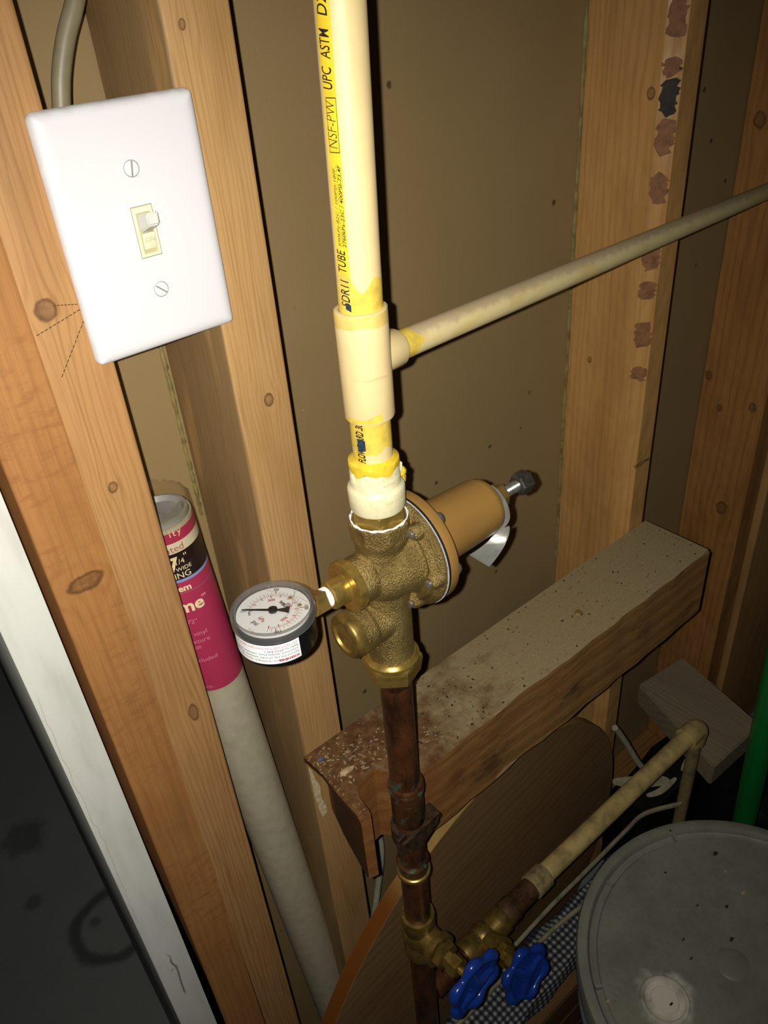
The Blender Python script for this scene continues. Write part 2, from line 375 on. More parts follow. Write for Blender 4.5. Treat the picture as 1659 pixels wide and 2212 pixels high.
for n_, (xa, xb) in enumerate(((.1425, .2065), (.2475, .641), (.681, .924))):
    bm = bm_new(); box(bm, xa, xb, .411, .4985, -1.2, -1.162, .001, 1)
    obj('trim_%d' % (n_ + 2), bm, wood('sill_%d' % n_, '8c6438', '64421f', axis=0, across=1, seed=n_ + .5, freq=140), base=((xa + xb) / 2, .455, -1.2), kind='structure', label='bottom plate of the wall framing, ' + ('between the doubled studs and the narrow stud', 'behind the round board', 'between the right-hand stud and the far right studs')[n_])
# construction adhesive squeezed out along the studs
m_glue = plain('dry_adhesive', '8a7a48', .5, var=.25, scale=90)
for (xx, za, zb, r, sd) in ((.6405, .02, -.62, .0022, 1), (.2055, -.15, -.34, .0016, 2)):
    q = random.Random(sd); n = 60; pts = []; rr = []
    for i in range(n):
        pts.append((xx - q.random() * .0008, .4985, za + (zb - za) * i / (n - 1))); rr.append(r * q.uniform(.55, 1.25))
    obj('adhesive_bead', tube(bm_new(), pts, rr, 8), m_glue, wall)

# ------------------------------------------------------------------ light switch
sw = thing('light_switch', 'white toggle light switch plate mounted between the two left studs', 'light switch', (.1735, .4095, -.165))
PX0, PX1, PZ0, PZ1, PY = .1313, .2150, -.1653, -.0435, .4045
bm = bm_new(); NX, NZ = 44, 60; g = []
def edge(d, r=.0085):      # rounded shoulder
    return 0 if d >= r else .0048 * (1 - math.sqrt(max(0, 1 - ((r - d) / r) ** 2.6)))
def grid_axis(n, L):
    a = []
    for i in range(n + 1):
        t = i / n; a.append(L * (t - .13 * math.sin(2 * PI * t) / (2 * PI) * 4.4 * .9))
    return a
gx, gz = grid_axis(NX, PX1 - PX0), grid_axis(NZ, PZ1 - PZ0)
for i, u in enumerate(gx):
    row = []
    for j, wv in enumerate(gz):
        d = max(edge(min(u, gx[-1] - u)), edge(min(wv, gz[-1] - wv)))
        xx, zz = PX0 + u, PZ0 + wv; rc = .0042
        qx = PX0 + rc if u < rc else (PX1 - rc if xx > PX1 - rc else None); qz = PZ0 + rc if wv < rc else (PZ1 - rc if zz > PZ1 - rc else None)
        if qx is not None and qz is not None:
            ex, ez = (xx - qx) / rc, (zz - qz) / rc; xx = qx + rc * ex * math.sqrt(1 - ez * ez / 2); zz = qz + rc * ez * math.sqrt(1 - ex * ex / 2)
        row.append(bm.verts.new((xx, PY - .0003 + d, zz)))
    g.append(row)
for i in range(NX):
    for j in range(NZ): bm.faces.new((g[i][j], g[i + 1][j], g[i + 1][j + 1], g[i][j + 1]))
ring = [g[i][0] for i in range(NX + 1)] + [g[NX][j] for j in range(1, NZ + 1)] + [g[i][NZ] for i in range(NX - 1, -1, -1)] + [g[0][j] for j in range(NZ - 1, 0, -1)]
bk = [bm.verts.new((v.co.x, .4097, v.co.z)) for v in ring]
for i in range(len(ring)): bm.faces.new((ring[i], ring[(i + 1) % len(ring)], bk[(i + 1) % len(ring)], bk[i]))
bm.faces.new(bk)
def mat_plate():
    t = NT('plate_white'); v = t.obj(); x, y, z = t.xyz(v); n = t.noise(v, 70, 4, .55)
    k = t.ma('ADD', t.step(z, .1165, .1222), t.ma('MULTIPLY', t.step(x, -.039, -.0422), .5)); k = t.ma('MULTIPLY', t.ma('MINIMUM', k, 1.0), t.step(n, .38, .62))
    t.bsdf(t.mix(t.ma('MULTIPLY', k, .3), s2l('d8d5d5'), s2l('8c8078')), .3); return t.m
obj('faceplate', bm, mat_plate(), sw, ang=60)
SX, SZ = .1735, -.1040
m_screw = plain('screw_white', 'dcdad8', .4, var=.02); m_slot = plain('slot_shadow', '8d8b86', .6, var=0)
for (dx, dz, rot) in ((-.0004, .0302, D(80)), (.0006, -.0300, D(-42))):
    bm = bm_new(); c = Vector((SX + dx, PY - .0002, SZ + dz))
    lathe(bm, [(0, .0038), (.0007, .0038), (.0011, .0035), (.0012, .0030), (.0012, 0)], c, (0, -1, 0), 28)
    s_ = obj('plate_screw', bm, m_screw, sw)
    obj('screw_rim', lathe(bm_new(), [(0, .0036), (.00055, .0041), (.00056, .0036)], c, (0, -1, 0), 28), m_slot, s_)
    bm = bm_new(); a = Vector((math.cos(rot), 0, math.sin(rot))); p = Vector((-a.z, 0, a.x))
    prism(bm, [c + Vector((0, -.0010, 0)) + a * (k * .0036) + p * (h * .00042) for k, h in ((-1, -1), (1, -1), (1, 1), (-1, 1))], (0, -.0003, 0))
    obj('screw_slot', bm, m_slot, s_)
bm = bm_new(); fw, fh = .0052, .0121
def rect(hw, z0, z1, y): return [bm.verts.new((SX + a, y, SZ + b)) for a, b in ((-hw, z0), (hw, z0), (hw, z1), (-hw, z1))]
loops = [rect(fw + .0004, -fh - .0004, fh + .0004, PY - .0002), rect(fw, -fh, fh, PY - .0011), rect(fw - .0012, -fh + .0014, fh - .0024, PY - .0011), rect(fw - .0014, -fh + .0016, fh - .0026, PY - .0003)]
for A_, B_ in zip(loops, loops[1:]):
    for k in range(4): bm.faces.new((A_[k], A_[(k + 1) % 4], B_[(k + 1) % 4], B_[k]))
obj('toggle_frame', bm, m_ivory, sw)
bm = bm_new(); box(bm, SX - .0039, SX + .0039, PY - .00045, PY + .001, SZ - .0107, SZ + .0097)
fgap = obj('frame_gap', prism(bm_new(), [(SX + a * (fw + .0006), PY - .00035, SZ + b * (fh + .0006)) for a, b in ((-1, -1), (1, -1), (1, 1), (-1, 1))], (0, .0008, 0)), plain('gap_shadow', '7a765e', .7, var=0), sw)
obj('toggle_well', bm, plain('well_ivory', 'b5ad84', .5, var=0), sw)
bm = bm_new()
lv = [Vector((SX + sx * .0037, PY - .0004, SZ + z)) for sx in (-1, 1) for z in (.0088, -.0002)] + [Vector((SX + sx * .0031, PY - .0118, SZ + z)) for sx in (-1, 1) for z in (.0112, .0048)]
vv = [bm.verts.new(p) for p in lv]
for q in ((0, 1, 5, 4), (2, 6, 7, 3), (0, 4, 6, 2), (1, 3, 7, 5), (4, 5, 7, 6), (0, 2, 3, 1)): bm.faces.new([vv[i] for i in q])
bmesh.ops.bevel(bm, geom=bm.edges[:], offset=.0008, segments=3, affect='EDGES')
tg = obj('toggle_lever', bm, plain('lever_white', 'cfccc2', .35, var=0), sw)
bm = bm_new(); box(bm, SX - .0035, SX + .0035, PY - .0026, PY, SZ - .0085, SZ - .0002, .0006, 2)
for v in bm.verts:
    if v.co.z < SZ - .005 and v.co.y < PY - .001: v.co.y += .0012
tb = obj('toggle_face', bm, m_ivory, sw)
obj('raised_lettering', add_text(bm_new(), 'ON', .0034, lambda x, y: Vector((SX + x, PY - .0028, SZ - .0046 + y)), align='CENTER'), plain('ivory_shadow', 'b9af84', .5, var=0), tb)
bm = bm_new(); box(bm, .1455, .2035, .411, .470, -.152, -.057, .002); obj('switch_box', bm, plain('box_plastic', '4a5a78', .5), sw)
# grey cable running up from the box
obj('wall_cable', tube(bm_new(), smooth_path([(.2035, .470, .42), (.2030, .465, .20), (.200, .458, .06), (.1935, .452, .015), (.1845, .45, -.0039), (.1752, .45, -.0190), (.1680, .45, -.0345), (.1635, .45, -.050), (.162, .45, -.0575)], 8), .0047, 16, flat=.9), plain('grey_cable_jacket', '857a5e', .45, var=.08, scale=90), label='thick grey-beige cable rising behind the top of the switch plate', cat='cable')

# ------------------------------------------------------------------ shade tube with pink label
tB, tT = Vector((.2129, .45, -1.2)), Vector((.1553, .45, -.2801)); tl = .9218; ta = (tT - tB).normalized()
tubeR = .0215
sh = thing('shade_tube', 'pale cardboard tube with pink and black label, leaning behind the double studs', 'tube', tB, rot=(0, math.atan2(ta.x, ta.z), 0))
m_tube = plain('tube_plastic', 'b5ab90', .45, var=.07, scale=90)
obj('tube_body', lathe(bm_new(), [(.003, tubeR), (tl - .012, tubeR), (tl - .012, tubeR - .0012), (.003, tubeR - .0012)], seg=48), m_tube, sh, local=True)
obj('end_plug', lathe(bm_new(), [(tl - .03, tubeR - .0014), (tl - .009, tubeR - .0016), (tl - .0085, tubeR - .004), (tl - .012, tubeR - .006), (tl - .012, 0)], seg=40), plain('grey_plug', '8d8a80', .5), sh, local=True)
def mat_wrap():
    t = NT('clear_wrap'); b = t.n('ShaderNodeBsdfGlossy'); b.inputs['Roughness'].default_value = .15
    tr = t.n('ShaderNodeBsdfTransparent'); tr.inputs[0].default_value = (.95, .93, .88, 1); mx = t.n('ShaderNodeMixShader'); lw = t.n('ShaderNodeLayerWeight'); fr = t.ma('MULTIPLY_ADD', t.ma('POWER', lw.outputs['Facing'], 4), .5, .04)
    t.t.links.new(fr, mx.inputs[0]); t.t.links.new(tr.outputs[0], mx.inputs[1]); t.t.links.new(b.outputs[0], mx.inputs[2]); t.t.links.new(mx.outputs[0], t.out.inputs[0]); return t.m
q = random.Random(4); sc_ = [q.uniform(.97, 1.05) for _ in range(48)]
wr = bm_new(); prev = None
for (s, r, amp) in ((tl - .04, tubeR + .0006, 0), (tl - .016, tubeR + .0009, .2), (tl - .004, tubeR + .0006, .5), (tl - .001, tubeR + .0003, .8), (tl + .001, tubeR - .0008, 1.0)):
    row = [wr.verts.new(((r * (1 + (sc_[k] - 1) * amp)) * math.cos(2 * PI * k / 48), (r * (1 + (sc_[k] - 1) * amp)) * math.sin(2 * PI * k / 48), s + (sc_[(k * 7) % 48] - 1) * .06 * amp)) for k in range(48)]
    if prev:
        for k in range(48): wr.faces.new((prev[k], prev[(k + 1) % 48], row[(k + 1) % 48], row[k]))
    prev = row
obj('plastic_wrap', wr, mat_wrap(), sh, local=True)
def mat_label():
    t = NT('printed_label'); z = t.xyz(t.obj())[2]; lo, hi = .7590, .9070
    def p(s): return (s - lo) / (hi - lo)
    pk, wh, bk, bl, gr = s2l('b03454'), s2l('ded4b8'), s2l('1c1a16'), s2l('8a96c4'), s2l('8e6a72')
    f = t.ma('DIVIDE', t.ma('SUBTRACT', z, lo), hi - lo)
    c = t.ramp(f, [(0, pk), (p(.8562), gr), (p(.8571), pk), (p(.8665), bl), (p(.8685), bk), (p(.8905), wh), (p(.8985), pk)], 'CONSTANT')
    c = t.mix(t.ma('MULTIPLY', t.noise(t.obj(), 120, 3), .18), c, s2l('5a2030')); t.bsdf(c, .4); return t.m
lb = obj('printed_label', lathe(bm_new(), [(.7590, tubeR), (.7590, tubeR + .0003), (.9070, tubeR + .0003), (.9070, tubeR)], seg=64), mat_label(), sh, local=True)
m_prw = plain('pale_print', 'e6d3a6', .5, var=0); m_prr = plain('red_print', 'b0584c', .5, var=0); m_prp = plain('rose_print', 'd07a94', .5, var=0)
def tube_text(items, m):
    for s, z, ph, size, kw in items: obj('label_lettering', add_text(bm_new(), s, size, on_cyl(tubeR + .0005, D(ph), z, 0), align='RIGHT', sub=2, **kw), m, lb, local=True)
tube_text([('ity', .9040, -81, .0068, dict(spacing=1.3)), ('7', .8765, -103, .0165, dict(bold=.0003)), ('1/4', .8815, -92, .0058, {}), ('"', .8830, -84.5, .0080, {}), ('WIDE', .8760, -82.5, .0044, {}), ('NING', .8700, -87, .0068, {}), ('em', .8588, -95.5, .0075, dict(bold=.0002)), ('me', .8400, -83, .0150, dict(bold=.0004)), ('TM', .8475, -75, .0028, {})], m_prw)
tube_text([('ated', .8922, -84.5, .0075, {})], m_prr)
tube_text([('72"', .8285, -106, .0055, {}), ('vinyl', .8165, -95, .0056, {}), ('texture', .8095, -94.5, .0056, {}), ('slat', .8040, -115, .0056, {}), ('included', .7905, -92, .0056, {}), ('inc.', .7625, -118, .0050, {})], m_prp)

# ------------------------------------------------------------------ CPVC riser
pa = Vector((.0070, 0, .24)).normalized()
rz = thing('cpvc_pipe', 'cream plastic riser pipe with yellow stripe and black print, above the tee', 'pipe', (.2355, .312, -.14), rot=(0, math.atan2(pa.x, pa.z), 0))
pr = .0111
def seg_band(bm, r, s0, s1, p0, p1, n=20, wav0=0, wav1=0, seed=0, wavp=0):
    q = random.Random(seed); rows = []; ns = 12
    for j in range(ns + 1):
        row = []
        for i in range(n + 1):
            th = p0 + (p1 - p0) * i / n; a = s0 + wav0 * (math.sin(th * 3 + seed) + .6 * math.sin(th * 7 + seed * 2)); b = s1 + wav1 * (math.sin(th * 2.2 + seed * 3) + .7 * math.sin(th * 5 + seed))
            s = a + (b - a) * j / ns; row.append(bm.verts.new((r * math.cos(th), r * math.sin(th), s)))
        rows.append(row)
    for A, Bq in zip(rows, rows[1:]):
        for i in range(n): bm.faces.new((A[i], A[i + 1], Bq[i + 1], Bq[i]))
    return bm
obj('pipe_wall', lathe(bm_new(), [(-.008, pr), (.60, pr), (.60, pr - .002), (.59, pr - .002)], seg=64), m_cream, rz, local=True)
obj('yellow_stripe', seg_band(bm_new(), pr + .00005, -.004, .598, D(-192), D(-150), 16), m_yel, rz, local=True)
obj('primer_stain', seg_band(bm_new(), pr + .00010, -.004, .0155, D(-205), D(0), 70, 0, .0036, 3), m_primer, rz, local=True)
bm = bm_new(); R_ = pr + .00018
kw = dict(shear=.25, sub=2)
def ptext(bm, s, z, phb, size, bold=.00005, sp=1.0, fit=None):
    v, f = text_pts(s, size, shear=.22, bold=bold, sub=2, spacing=sp)
    k = 1
    if fit: k = fit / max(x for x, y in v)
    fn = on_cyl(R_, D(phb), z, 1)
    vs = [bm.verts.new(fn(x * k, y)) for x, y in v]
    for q_ in f:
        try: bm.faces.new([vs[i] for i in q_])
        except ValueError: pass
ptext(bm, 'SDR11', .0025, -154.5, .0075, fit=.0135); ptext(bm, 'TUBE', .0190, -158, .0075, fit=.0112)
ptext(bm, 'UPC', .0966, -157.8, .0080, fit=.0092); ptext(bm, 'ASTM', .1083, -157.3, .0080, fit=.0112); ptext(bm, 'D2846', .1232, -157.3, .0080, fit=.0170)
ptext(bm, '690kPa-82C / 100PSI-180F', .0316, -168.0, .0023, 0, fit=.0345); ptext(bm, '2760kPa-23C / 400PSI-73.4F', .0312, -153.0, .0024, 0.00003, fit=.0362)
for k in range(24): seg_band(bm, R_, .0314 + k * .0015, .0314 + k * .0015 + .0011, D(-164.6), D(-163.6), 2)
ptext(bm, 'NSF-PW', .0735, -155.5, .0075, -.00012, fit=.0195)
for (s0, s1, p0, p1) in ((.0722, .0940, -152.6, -151.4), (.0722, .0940, -180.2, -179.0)): seg_band(bm, R_, s0, s1, D(p0), D(p1), 2)
for s0 in (.0722, .0937): seg_band(bm, R_, s0, s0 + .0004, D(-180), D(-152), 8)
obj('printed_text', bm, m_ink, rz, local=True, flat=True)
obj('ink_smear', seg_band(bm_new(), R_ + .00005, .0008, .0042, D(-168), D(-152), 14, .0007, .0007, 5), m_inkblue, rz, local=True)

tee = thing('tee_fitting', 'cream plastic tee fitting where the slanting pipe joins the riser', 'tee fitting', (.2350, .312, -.201))
bd = Vector((.5945, .098, -.048)).normalized()     # branch direction
bo = Vector((.2350, .312, -.1690))
bm = bm_new(); lathe(bm, [(0, .0120), (.0006, .0132), (.002, .0137), (.058, .0137), (.0600, .0134), (.0604, .0128), (.0604, .0112), (.050, .0112), (.050, 0)], (.2350, .312, -.201), seg=64)
obj('tee_body', bm, m_cream, tee)
obj('branch_socket', lathe(bm_new(), [(.006, .0106), (.0235, .0106), (.0245, .0100), (.0245, .0081), (.015, .0081), (.015, 0)], bo, bd, 48), m_cream, tee)
def cyl_band(org, r, z0, z1, p0, p1, seed, wv0=0, wv1=0, n=60):
    bm = seg_band(bm_new(), r, z0, z1, p0, p1, n, wv0, wv1, seed); bmesh.ops.translate(bm, verts=bm.verts, vec=org); return bm
obj('primer_ring', cyl_band((.2350, .312, -.201), .01376, .0535, .0600, D(-230), D(20), 2, .0006, 0), plain('primer_pale', 'dfc06c', .35, var=.12), tee)
obj('primer_ring', cyl_band((.2350, .312, -.201), .01374, .0016, .0046, D(-230), D(-100), 4, 0, .0014), m_primer, tee)
obj('seam_line', cyl_band((.2350, .312, -.201), .01373, .0262, .0266, D(-215), D(-30), 4, .0005, .0005), plain('seam', 'c8ac7a', .6, var=0), tee)
# branch pipe
def mat_dust():
    t = NT('cpvc_dusty'); v = t.obj(); nz = t.xyz(t.n('ShaderNodeNewGeometry').outputs['Normal'])[2]
    k = t.step(t.ma('ADD', nz, t.ma('MULTIPLY', t.ma('SUBTRACT', t.noise(v, 150, 4), .5), .9)), .35, .85)
    yl = t.step(t.noise(t.vm('MULTIPLY', v, (.2, 1, 1)), 80, 2), .5, .62)
    c = t.mix(t.ma('MULTIPLY', yl, .35), s2l('d8c48e'), s2l('c8a83c')); c = t.mix(t.ma('MULTIPLY', k, .8), c, s2l('b39c7c'))
    t.bsdf(c, .5); return t.m
br = thing('branch_pipe', 'thin cream plastic pipe slanting away to the right from the tee', 'pipe', bo + bd * .016)
obj('pipe_wall', lathe(bm_new(), [(.016, .0080), (.688, .0080), (.688, .0062), (.68, .0062)], bo, bd, 40), mat_dust(), br)
bmq = seg_band(bm_new(), .00808, .0245, .036, D(0), D(360), 60, 0, .0022, 8); a, u, v_ = frame(bd)
mt = Matrix((u, v_, a)).transposed().to_4x4(); mt.translation = bo; bmesh.ops.transform(bmq, matrix=mt, verts=bmq.verts)
obj('primer_stain', bmq, m_primer, br)
# stub and adapter
st = thing('pipe_stub', 'short pipe stub with smeared black print and yellow primer between tee and white adapter', 'pipe', (.2345, .312, -.2385))
obj('pipe_wall', lathe(bm_new(), [(0, pr), (.040, pr)], (.2345, .312, -.2385), seg=64), m_cream, st)
obj('primer_stain', cyl_band((.2345, .312, -.2385), pr + .0001, .020, .0385, D(-215), D(30), 6, .0016, 0), m_primer, st)
obj('yellow_stripe', cyl_band((.2345, .312, -.2385), pr + .00006, .010, .0385, D(-190), D(-150), 1), m_yel, st)
bm = bm_new(); R_ = pr + .0002; ptext(bm, 'FLOWGUARD .30', 0, -150, .0066, .0002, fit=.0240)
bmesh.ops.translate(bm, verts=bm.verts, vec=(.2345, .312, -.2245)); obj('printed_text', bm, m_ink, st, flat=True)
bm = cyl_band((.2345, .312, -.2385), R_ + .00005, .021, .027, D(-170), D(-146), 9, .001, .0012, 12); obj('ink_smear', bm, m_inkblue, st)
ad = thing('male_adapter', 'off-white plastic adapter with yellow glue rim above the brass regulator', 'pipe fitting', (.2345, .312, -.2585))
AO = (.2345, .312, -.2585)
bm = bm_new(); lathe(bm, [(0, .0145), (.0004, .0158), (.002, .0164), (.0135, .0166), (.0150, .0160), (.0158, .0147), (.0165, .0144), (.0300, .0143), (.0312, .0138), (.0312, .0112), (.020, .0112), (.020, 0)], AO, seg=64)
for (ph, zz) in ((D(-35), .024), (D(-35), .012), (D(175), .0235)): box(bm, AO[0] + .0143 * math.cos(ph) - .0013, AO[0] + .0143 * math.cos(ph) + .0013, AO[1] + .0143 * math.sin(ph) - .0013, AO[1] + .0143 * math.sin(ph) + .0013, AO[2] + zz - .003, AO[2] + zz + .003, .0005, 1)
obj('adapter_body', bm, m_adapter, ad)
bm = bm_new(); lathe(bm, [(.0268, .0144), (.0300, .0147), (.0318, .0143), (.0328, .0125), (.0338, .0112)], AO, seg=64)
for v in bm.verts:
    th = math.atan2(v.co.y - AO[1], v.co.x - AO[0])
    if v.co.z < AO[2] + .0300: v.co.z += .0012 * math.sin(th * 5 + 1) + .0008 * math.sin(th * 9)
obj('glue_rim', bm, plain('yellow_cement', 'dfbe34', .22, var=.12, scale=200), ad)
bm = bm_new(); blob(bm, (AO[0] + .0150, AO[1] - .006, AO[2] + .0185), .0022, 1, 2, 1, 1, 1.3); blob(bm, (AO[0] + .0168, AO[1] - .0035, AO[2] + .0125), .0026, 3, 2, .8, 1, 1.2)
obj('glue_drip', bm, bpy.data.materials['yellow_cement'], ad)
bm = bm_new()
for s, z, r, sz in (('CPVC 4120', .0235, .01445, .0030), ('ASTM D2846', .0190, .01445, .0030), ('NSF / ANSI 61', .0090, .01670, .0030)):
    fn = on_cyl(r, D(-112), z, 0); add_text(bm, s, sz, lambda x, y, fn=fn: fn(x, y) + Vector(AO))
obj('raised_lettering', bm, plain('raised_shadow', 'b8ac86', .5, var=0), ad, flat=True)

# ------------------------------------------------------------------ pressure regulator
X0, Y0, ZC = .2345, .312, -.3013
prv = thing('pressure_regulator', 'brass water pressure regulator valve with ochre bonnet on the vertical pipe', 'pressure regulator', (X0, Y0, -.40))
bm = bm_new()
lathe(bm, [(-.080, .0152), (-.076, .0152), (-.03, .0152), (0, .0160), (.0165, .0160), (.022, .0174), (.0235, .0176)], (X0, Y0, ZC), seg=48)
lathe(bm, [(.0228, .0181), (.0235, .0186), (.0345, .0190), (.0352, .0183)], (X0, Y0, ZC), seg=8, phase=PI / 8)
bmesh.ops.create_uvsphere(bm, u_segments=32, v_segments=20, radius=.0205, matrix=Matrix.Translation((X0, Y0, ZC - .004)))
lathe(bm, [(-.004, .0195), (.003, .0232), (.0095, .0252), (.0120, .0256), (.0124, .0280), (.0108, .0292), (.0110, .0306), (.0138, .0322), (.0150, .0355), (.0165, .0372), (.0190, .0374)], (X0, Y0, ZC), (1, 0, 0), 64)
lathe(bm, [(0, .0140), (.0140, .0136), (.0145, .0150), (.0245, .0153), (.0250, .0145)], (X0, Y0, ZC - .0015), (-1, 0, 0), 48)
lathe(bm, [(0, .0145), (.0180, .0140), (.0185, .0148), (.0280, .0148)], (X0, Y0, ZC - .0390), (-1, 0, 0), 48)
lathe(bm, [(.012, .0046), (.0165, .0050)], (X0, Y0, ZC), (1, 0, 0), 8)
for k in range(6):
    th = D(5 + 60 * k); lathe(bm, [(.0085, .0040), (.0110, .0052), (.0180, .0056)], (X0, Y0 + .0318 * math.cos(th), ZC + .0318 * math.sin(th)), (1, 0, 0), 20)
me = bpy.data.meshes.new('tmp'); bmesh.ops.recalc_face_normals(bm, faces=bm.faces); bm.to_mesh(me); bm.free(); to = bpy.data.objects.new('tmp', me); C.objects.link(to)
md = to.modifiers.new('r', 'REMESH'); md.mode = 'VOXEL'; md.voxel_size = .00075
md = to.modifiers.new('s', 'SMOOTH'); md.iterations = 3; md.factor = .5
dg = bpy.context.evaluated_depsgraph_get(); dg.update(); me2 = bpy.data.meshes.new_from_object(to.evaluated_get(dg)); bpy.data.objects.remove(to)
obj('valve_body', me2, m_cast, prv, ang=80)
def ax(prof, m, name, z=ZC, sgn=1, seg=48, parent=None, phase=0, y=Y0, **kw): return obj(name, lathe(bm_new(), prof, (X0, y, z), (sgn, 0, 0), seg, phase), m, parent or prv, **kw)
# top inlet: hex insert and tape paste
obj('hex_insert', lathe(bm_new(), [(.034, .0166), (.0425, .0166), (.0430, .0150)], (X0, Y0, ZC), seg=6, phase=D(53 + 0), up=(1, 0, 0)), m_brass, prv, ang=20)
bm = bm_new(); n = 60; pts = [(X0 + .0168 * math.cos(2 * PI * k / n), Y0 + .0168 * math.sin(2 * PI * k / n), ZC + .0353 + .0003 * math.sin(k * 1.7)) for k in range(n)]
tube(bm, pts, [.0004 + .0006 * abs(math.sin(k * .37) * math.sin(k * .9)) for k in range(n)], 8, True); obj('thread_tape', bm, m_tape, prv)
# bottom union
obj('union_collar', lathe(bm_new(), [(-.0785, .0182), (-.0770, .0186), (-.0750, .0184), (-.0742, .0172), (-.0725, .0160)], (X0, Y0, ZC), seg=48), m_brass, prv)
obj('union_nut', lathe(bm_new(), [(-.0925, .0165), (-.0910, .0186), (-.0800, .0204), (-.0775, .0200), (-.0772, .0180)], (X0, Y0, ZC), seg=6, phase=D(20)), m_brass, prv, ang=15)
obj('tailpiece', lathe(bm_new(), [(-.1010, .0117), (-.0985, .0122), (-.0940, .0150), (-.0920, .0160)], (X0, Y0, ZC), seg=40), mat_copper('tail_copper', ((.004, .0012),)), prv)
# bonnet
ax([(.0190, .0370), (.0190, .0377), (.0194, .0377), (.0194, .0370)], plain('diaphragm_grey', 'b8b6b0', .5, var=.05), 'diaphragm_edge', seg=72)
ax([(.0194, .0370), (.0194, .0376), (.0211, .0376), (.0211, .0370)], m_rubber, 'gasket', seg=72)
ax([(.0211, .0350), (.0211, .0374), (.0274, .0375), (.0284, .0368), (.0286, .0350), (.0288, .0222), (.030, .0217), (.083, .0197), (.0876, .0186), (.0900, .0160), (.0908, .011), (.0908, 0)], m_bonnet, 'bonnet', seg=72)
for k in range(6):
    th = D(5 + 60 * k); p = (X0, Y0 + .0322 * math.cos(th), ZC + .0322 * math.sin(th))
    bm = bm_new(); lathe(bm, [(.0284, .0046), (.0300, .0046), (.0318, .0036), (.0325, .0018), (.0326, 0)], p, (1, 0, 0), 24)
    lathe(bm, [s for j in range(6) for s in ((.0066 + j * .0009, .0021), (.0070 + j * .0009, .0026))] + [(.020, .0021)], p, (1, 0, 0), 16)
    obj('flange_screw', bm, m_steel, prv)
bm = bm_new(); lathe(bm, [s for j in range(11) for s in ((.101 + j * .0018, .0034), (.1019 + j * .0018, .0041))] + [(.121, .0036)], (X0, Y0, ZC), (1, 0, 0), 28)
obj('adjusting_screw', bm, m_steel, prv)
obj('screw_head', lathe(bm_new(), [(.1195, .0062), (.1205, .0080), (.1290, .0084), (.1305, .0074)], (X0, Y0, ZC), (1, 0, 0), 6, D(25)), m_dsteel, prv, ang=20)
obj('lock_nut', lathe(bm_new(), [(.0930, .0082), (.0938, .0088), (.1040, .0088), (.1048, .0080)], (X0, Y0, ZC), (1, 0, 0), 6, D(10)), m_brass, prv, ang=20)
# metal tag on the bonnet end, tail bent back
bm = bm_new(); O = Vector((X0 + .0915, Y0, ZC)); pts = []
for k in range(24): th = D(-100 + 300 * k / 23 * .88 + 0); pts.append(O + Vector((0, .0205 * math.cos(th + D(180) - D(60)), .0205 * math.sin(th + D(180) - D(60)))))
O.x -= .0003; tr_ = lambda a: .0148 + .0050 * min(1, (a - 100) / 90)
base_ = [O + Vector((0, tr_(a) * math.cos(D(a)), tr_(a) * math.sin(D(a)))) for a in range(100, 250, 5)]
ext = Vector((.0005, 0, 0)); poly = base_ + [O + Vector((0, .004, -.006)), O + Vector((0, .004, .009))]
prism(bm, poly, ext)
J1 = O + Vector((0, -.0188, -.0100)); J0 = O + Vector((0, -.0071, -.0195)); T1 = Vector((.3140, .3000, -.3424)); T0 = Vector((.2985, .3030, -.3255))
n = 10; L0 = []; L1 = []
for i in range(n + 1):
    t = i / n; b = t * t * (3 - 2 * t) * .35 + t * .65
    L0.append(J0.lerp(T0, b) + Vector((.004 * math.sin(PI * t), 0, -.002 * math.sin(PI * t)))); L1.append(J1.lerp(T1, b) + Vector((.006 * math.sin(PI * t), 0, -.001 * math.sin(PI * t))))
th = Vector((.0004, -.0003, 0)); va = [[bm.verts.new(p) for p in (a, b, b + th, a + th)] for a, b in zip(L0, L1)]
for A, Bq in zip(va, va[1:]):
    for k in range(4): bm.faces.new((A[k], A[(k + 1) % 4], Bq[(k + 1) % 4], Bq[k]))
bm.faces.new(va[0]); bm.faces.new(va[-1])
obj('metal_tag', bm, m_alu, prv, ang=50)
# gauge port plug and side plug
zg = ZC - .0015
ax([(.0245, .0130), (.0246, .0163), (.0250, .0167), (.0300, .0167), (.0304, .0160), (.0304, .0090)], m_brass, 'port_collar', zg, -1, 14, ang=12)
ax([(.0300, .0096), (.0308, .0089), (.0410, .0088), (.0416, .0083), (.0416, .004)], m_brass, 'port_bushing', zg, -1)
ax([(.0270, .0100), (.0275, .0150), (.0330, .0151), (.0345, .0145), (.0355, .0132), (.0355, .0105), (.0338, .0098), (.0338, 0)], m_dbrass, 'side_plug', ZC - .0390, -1)

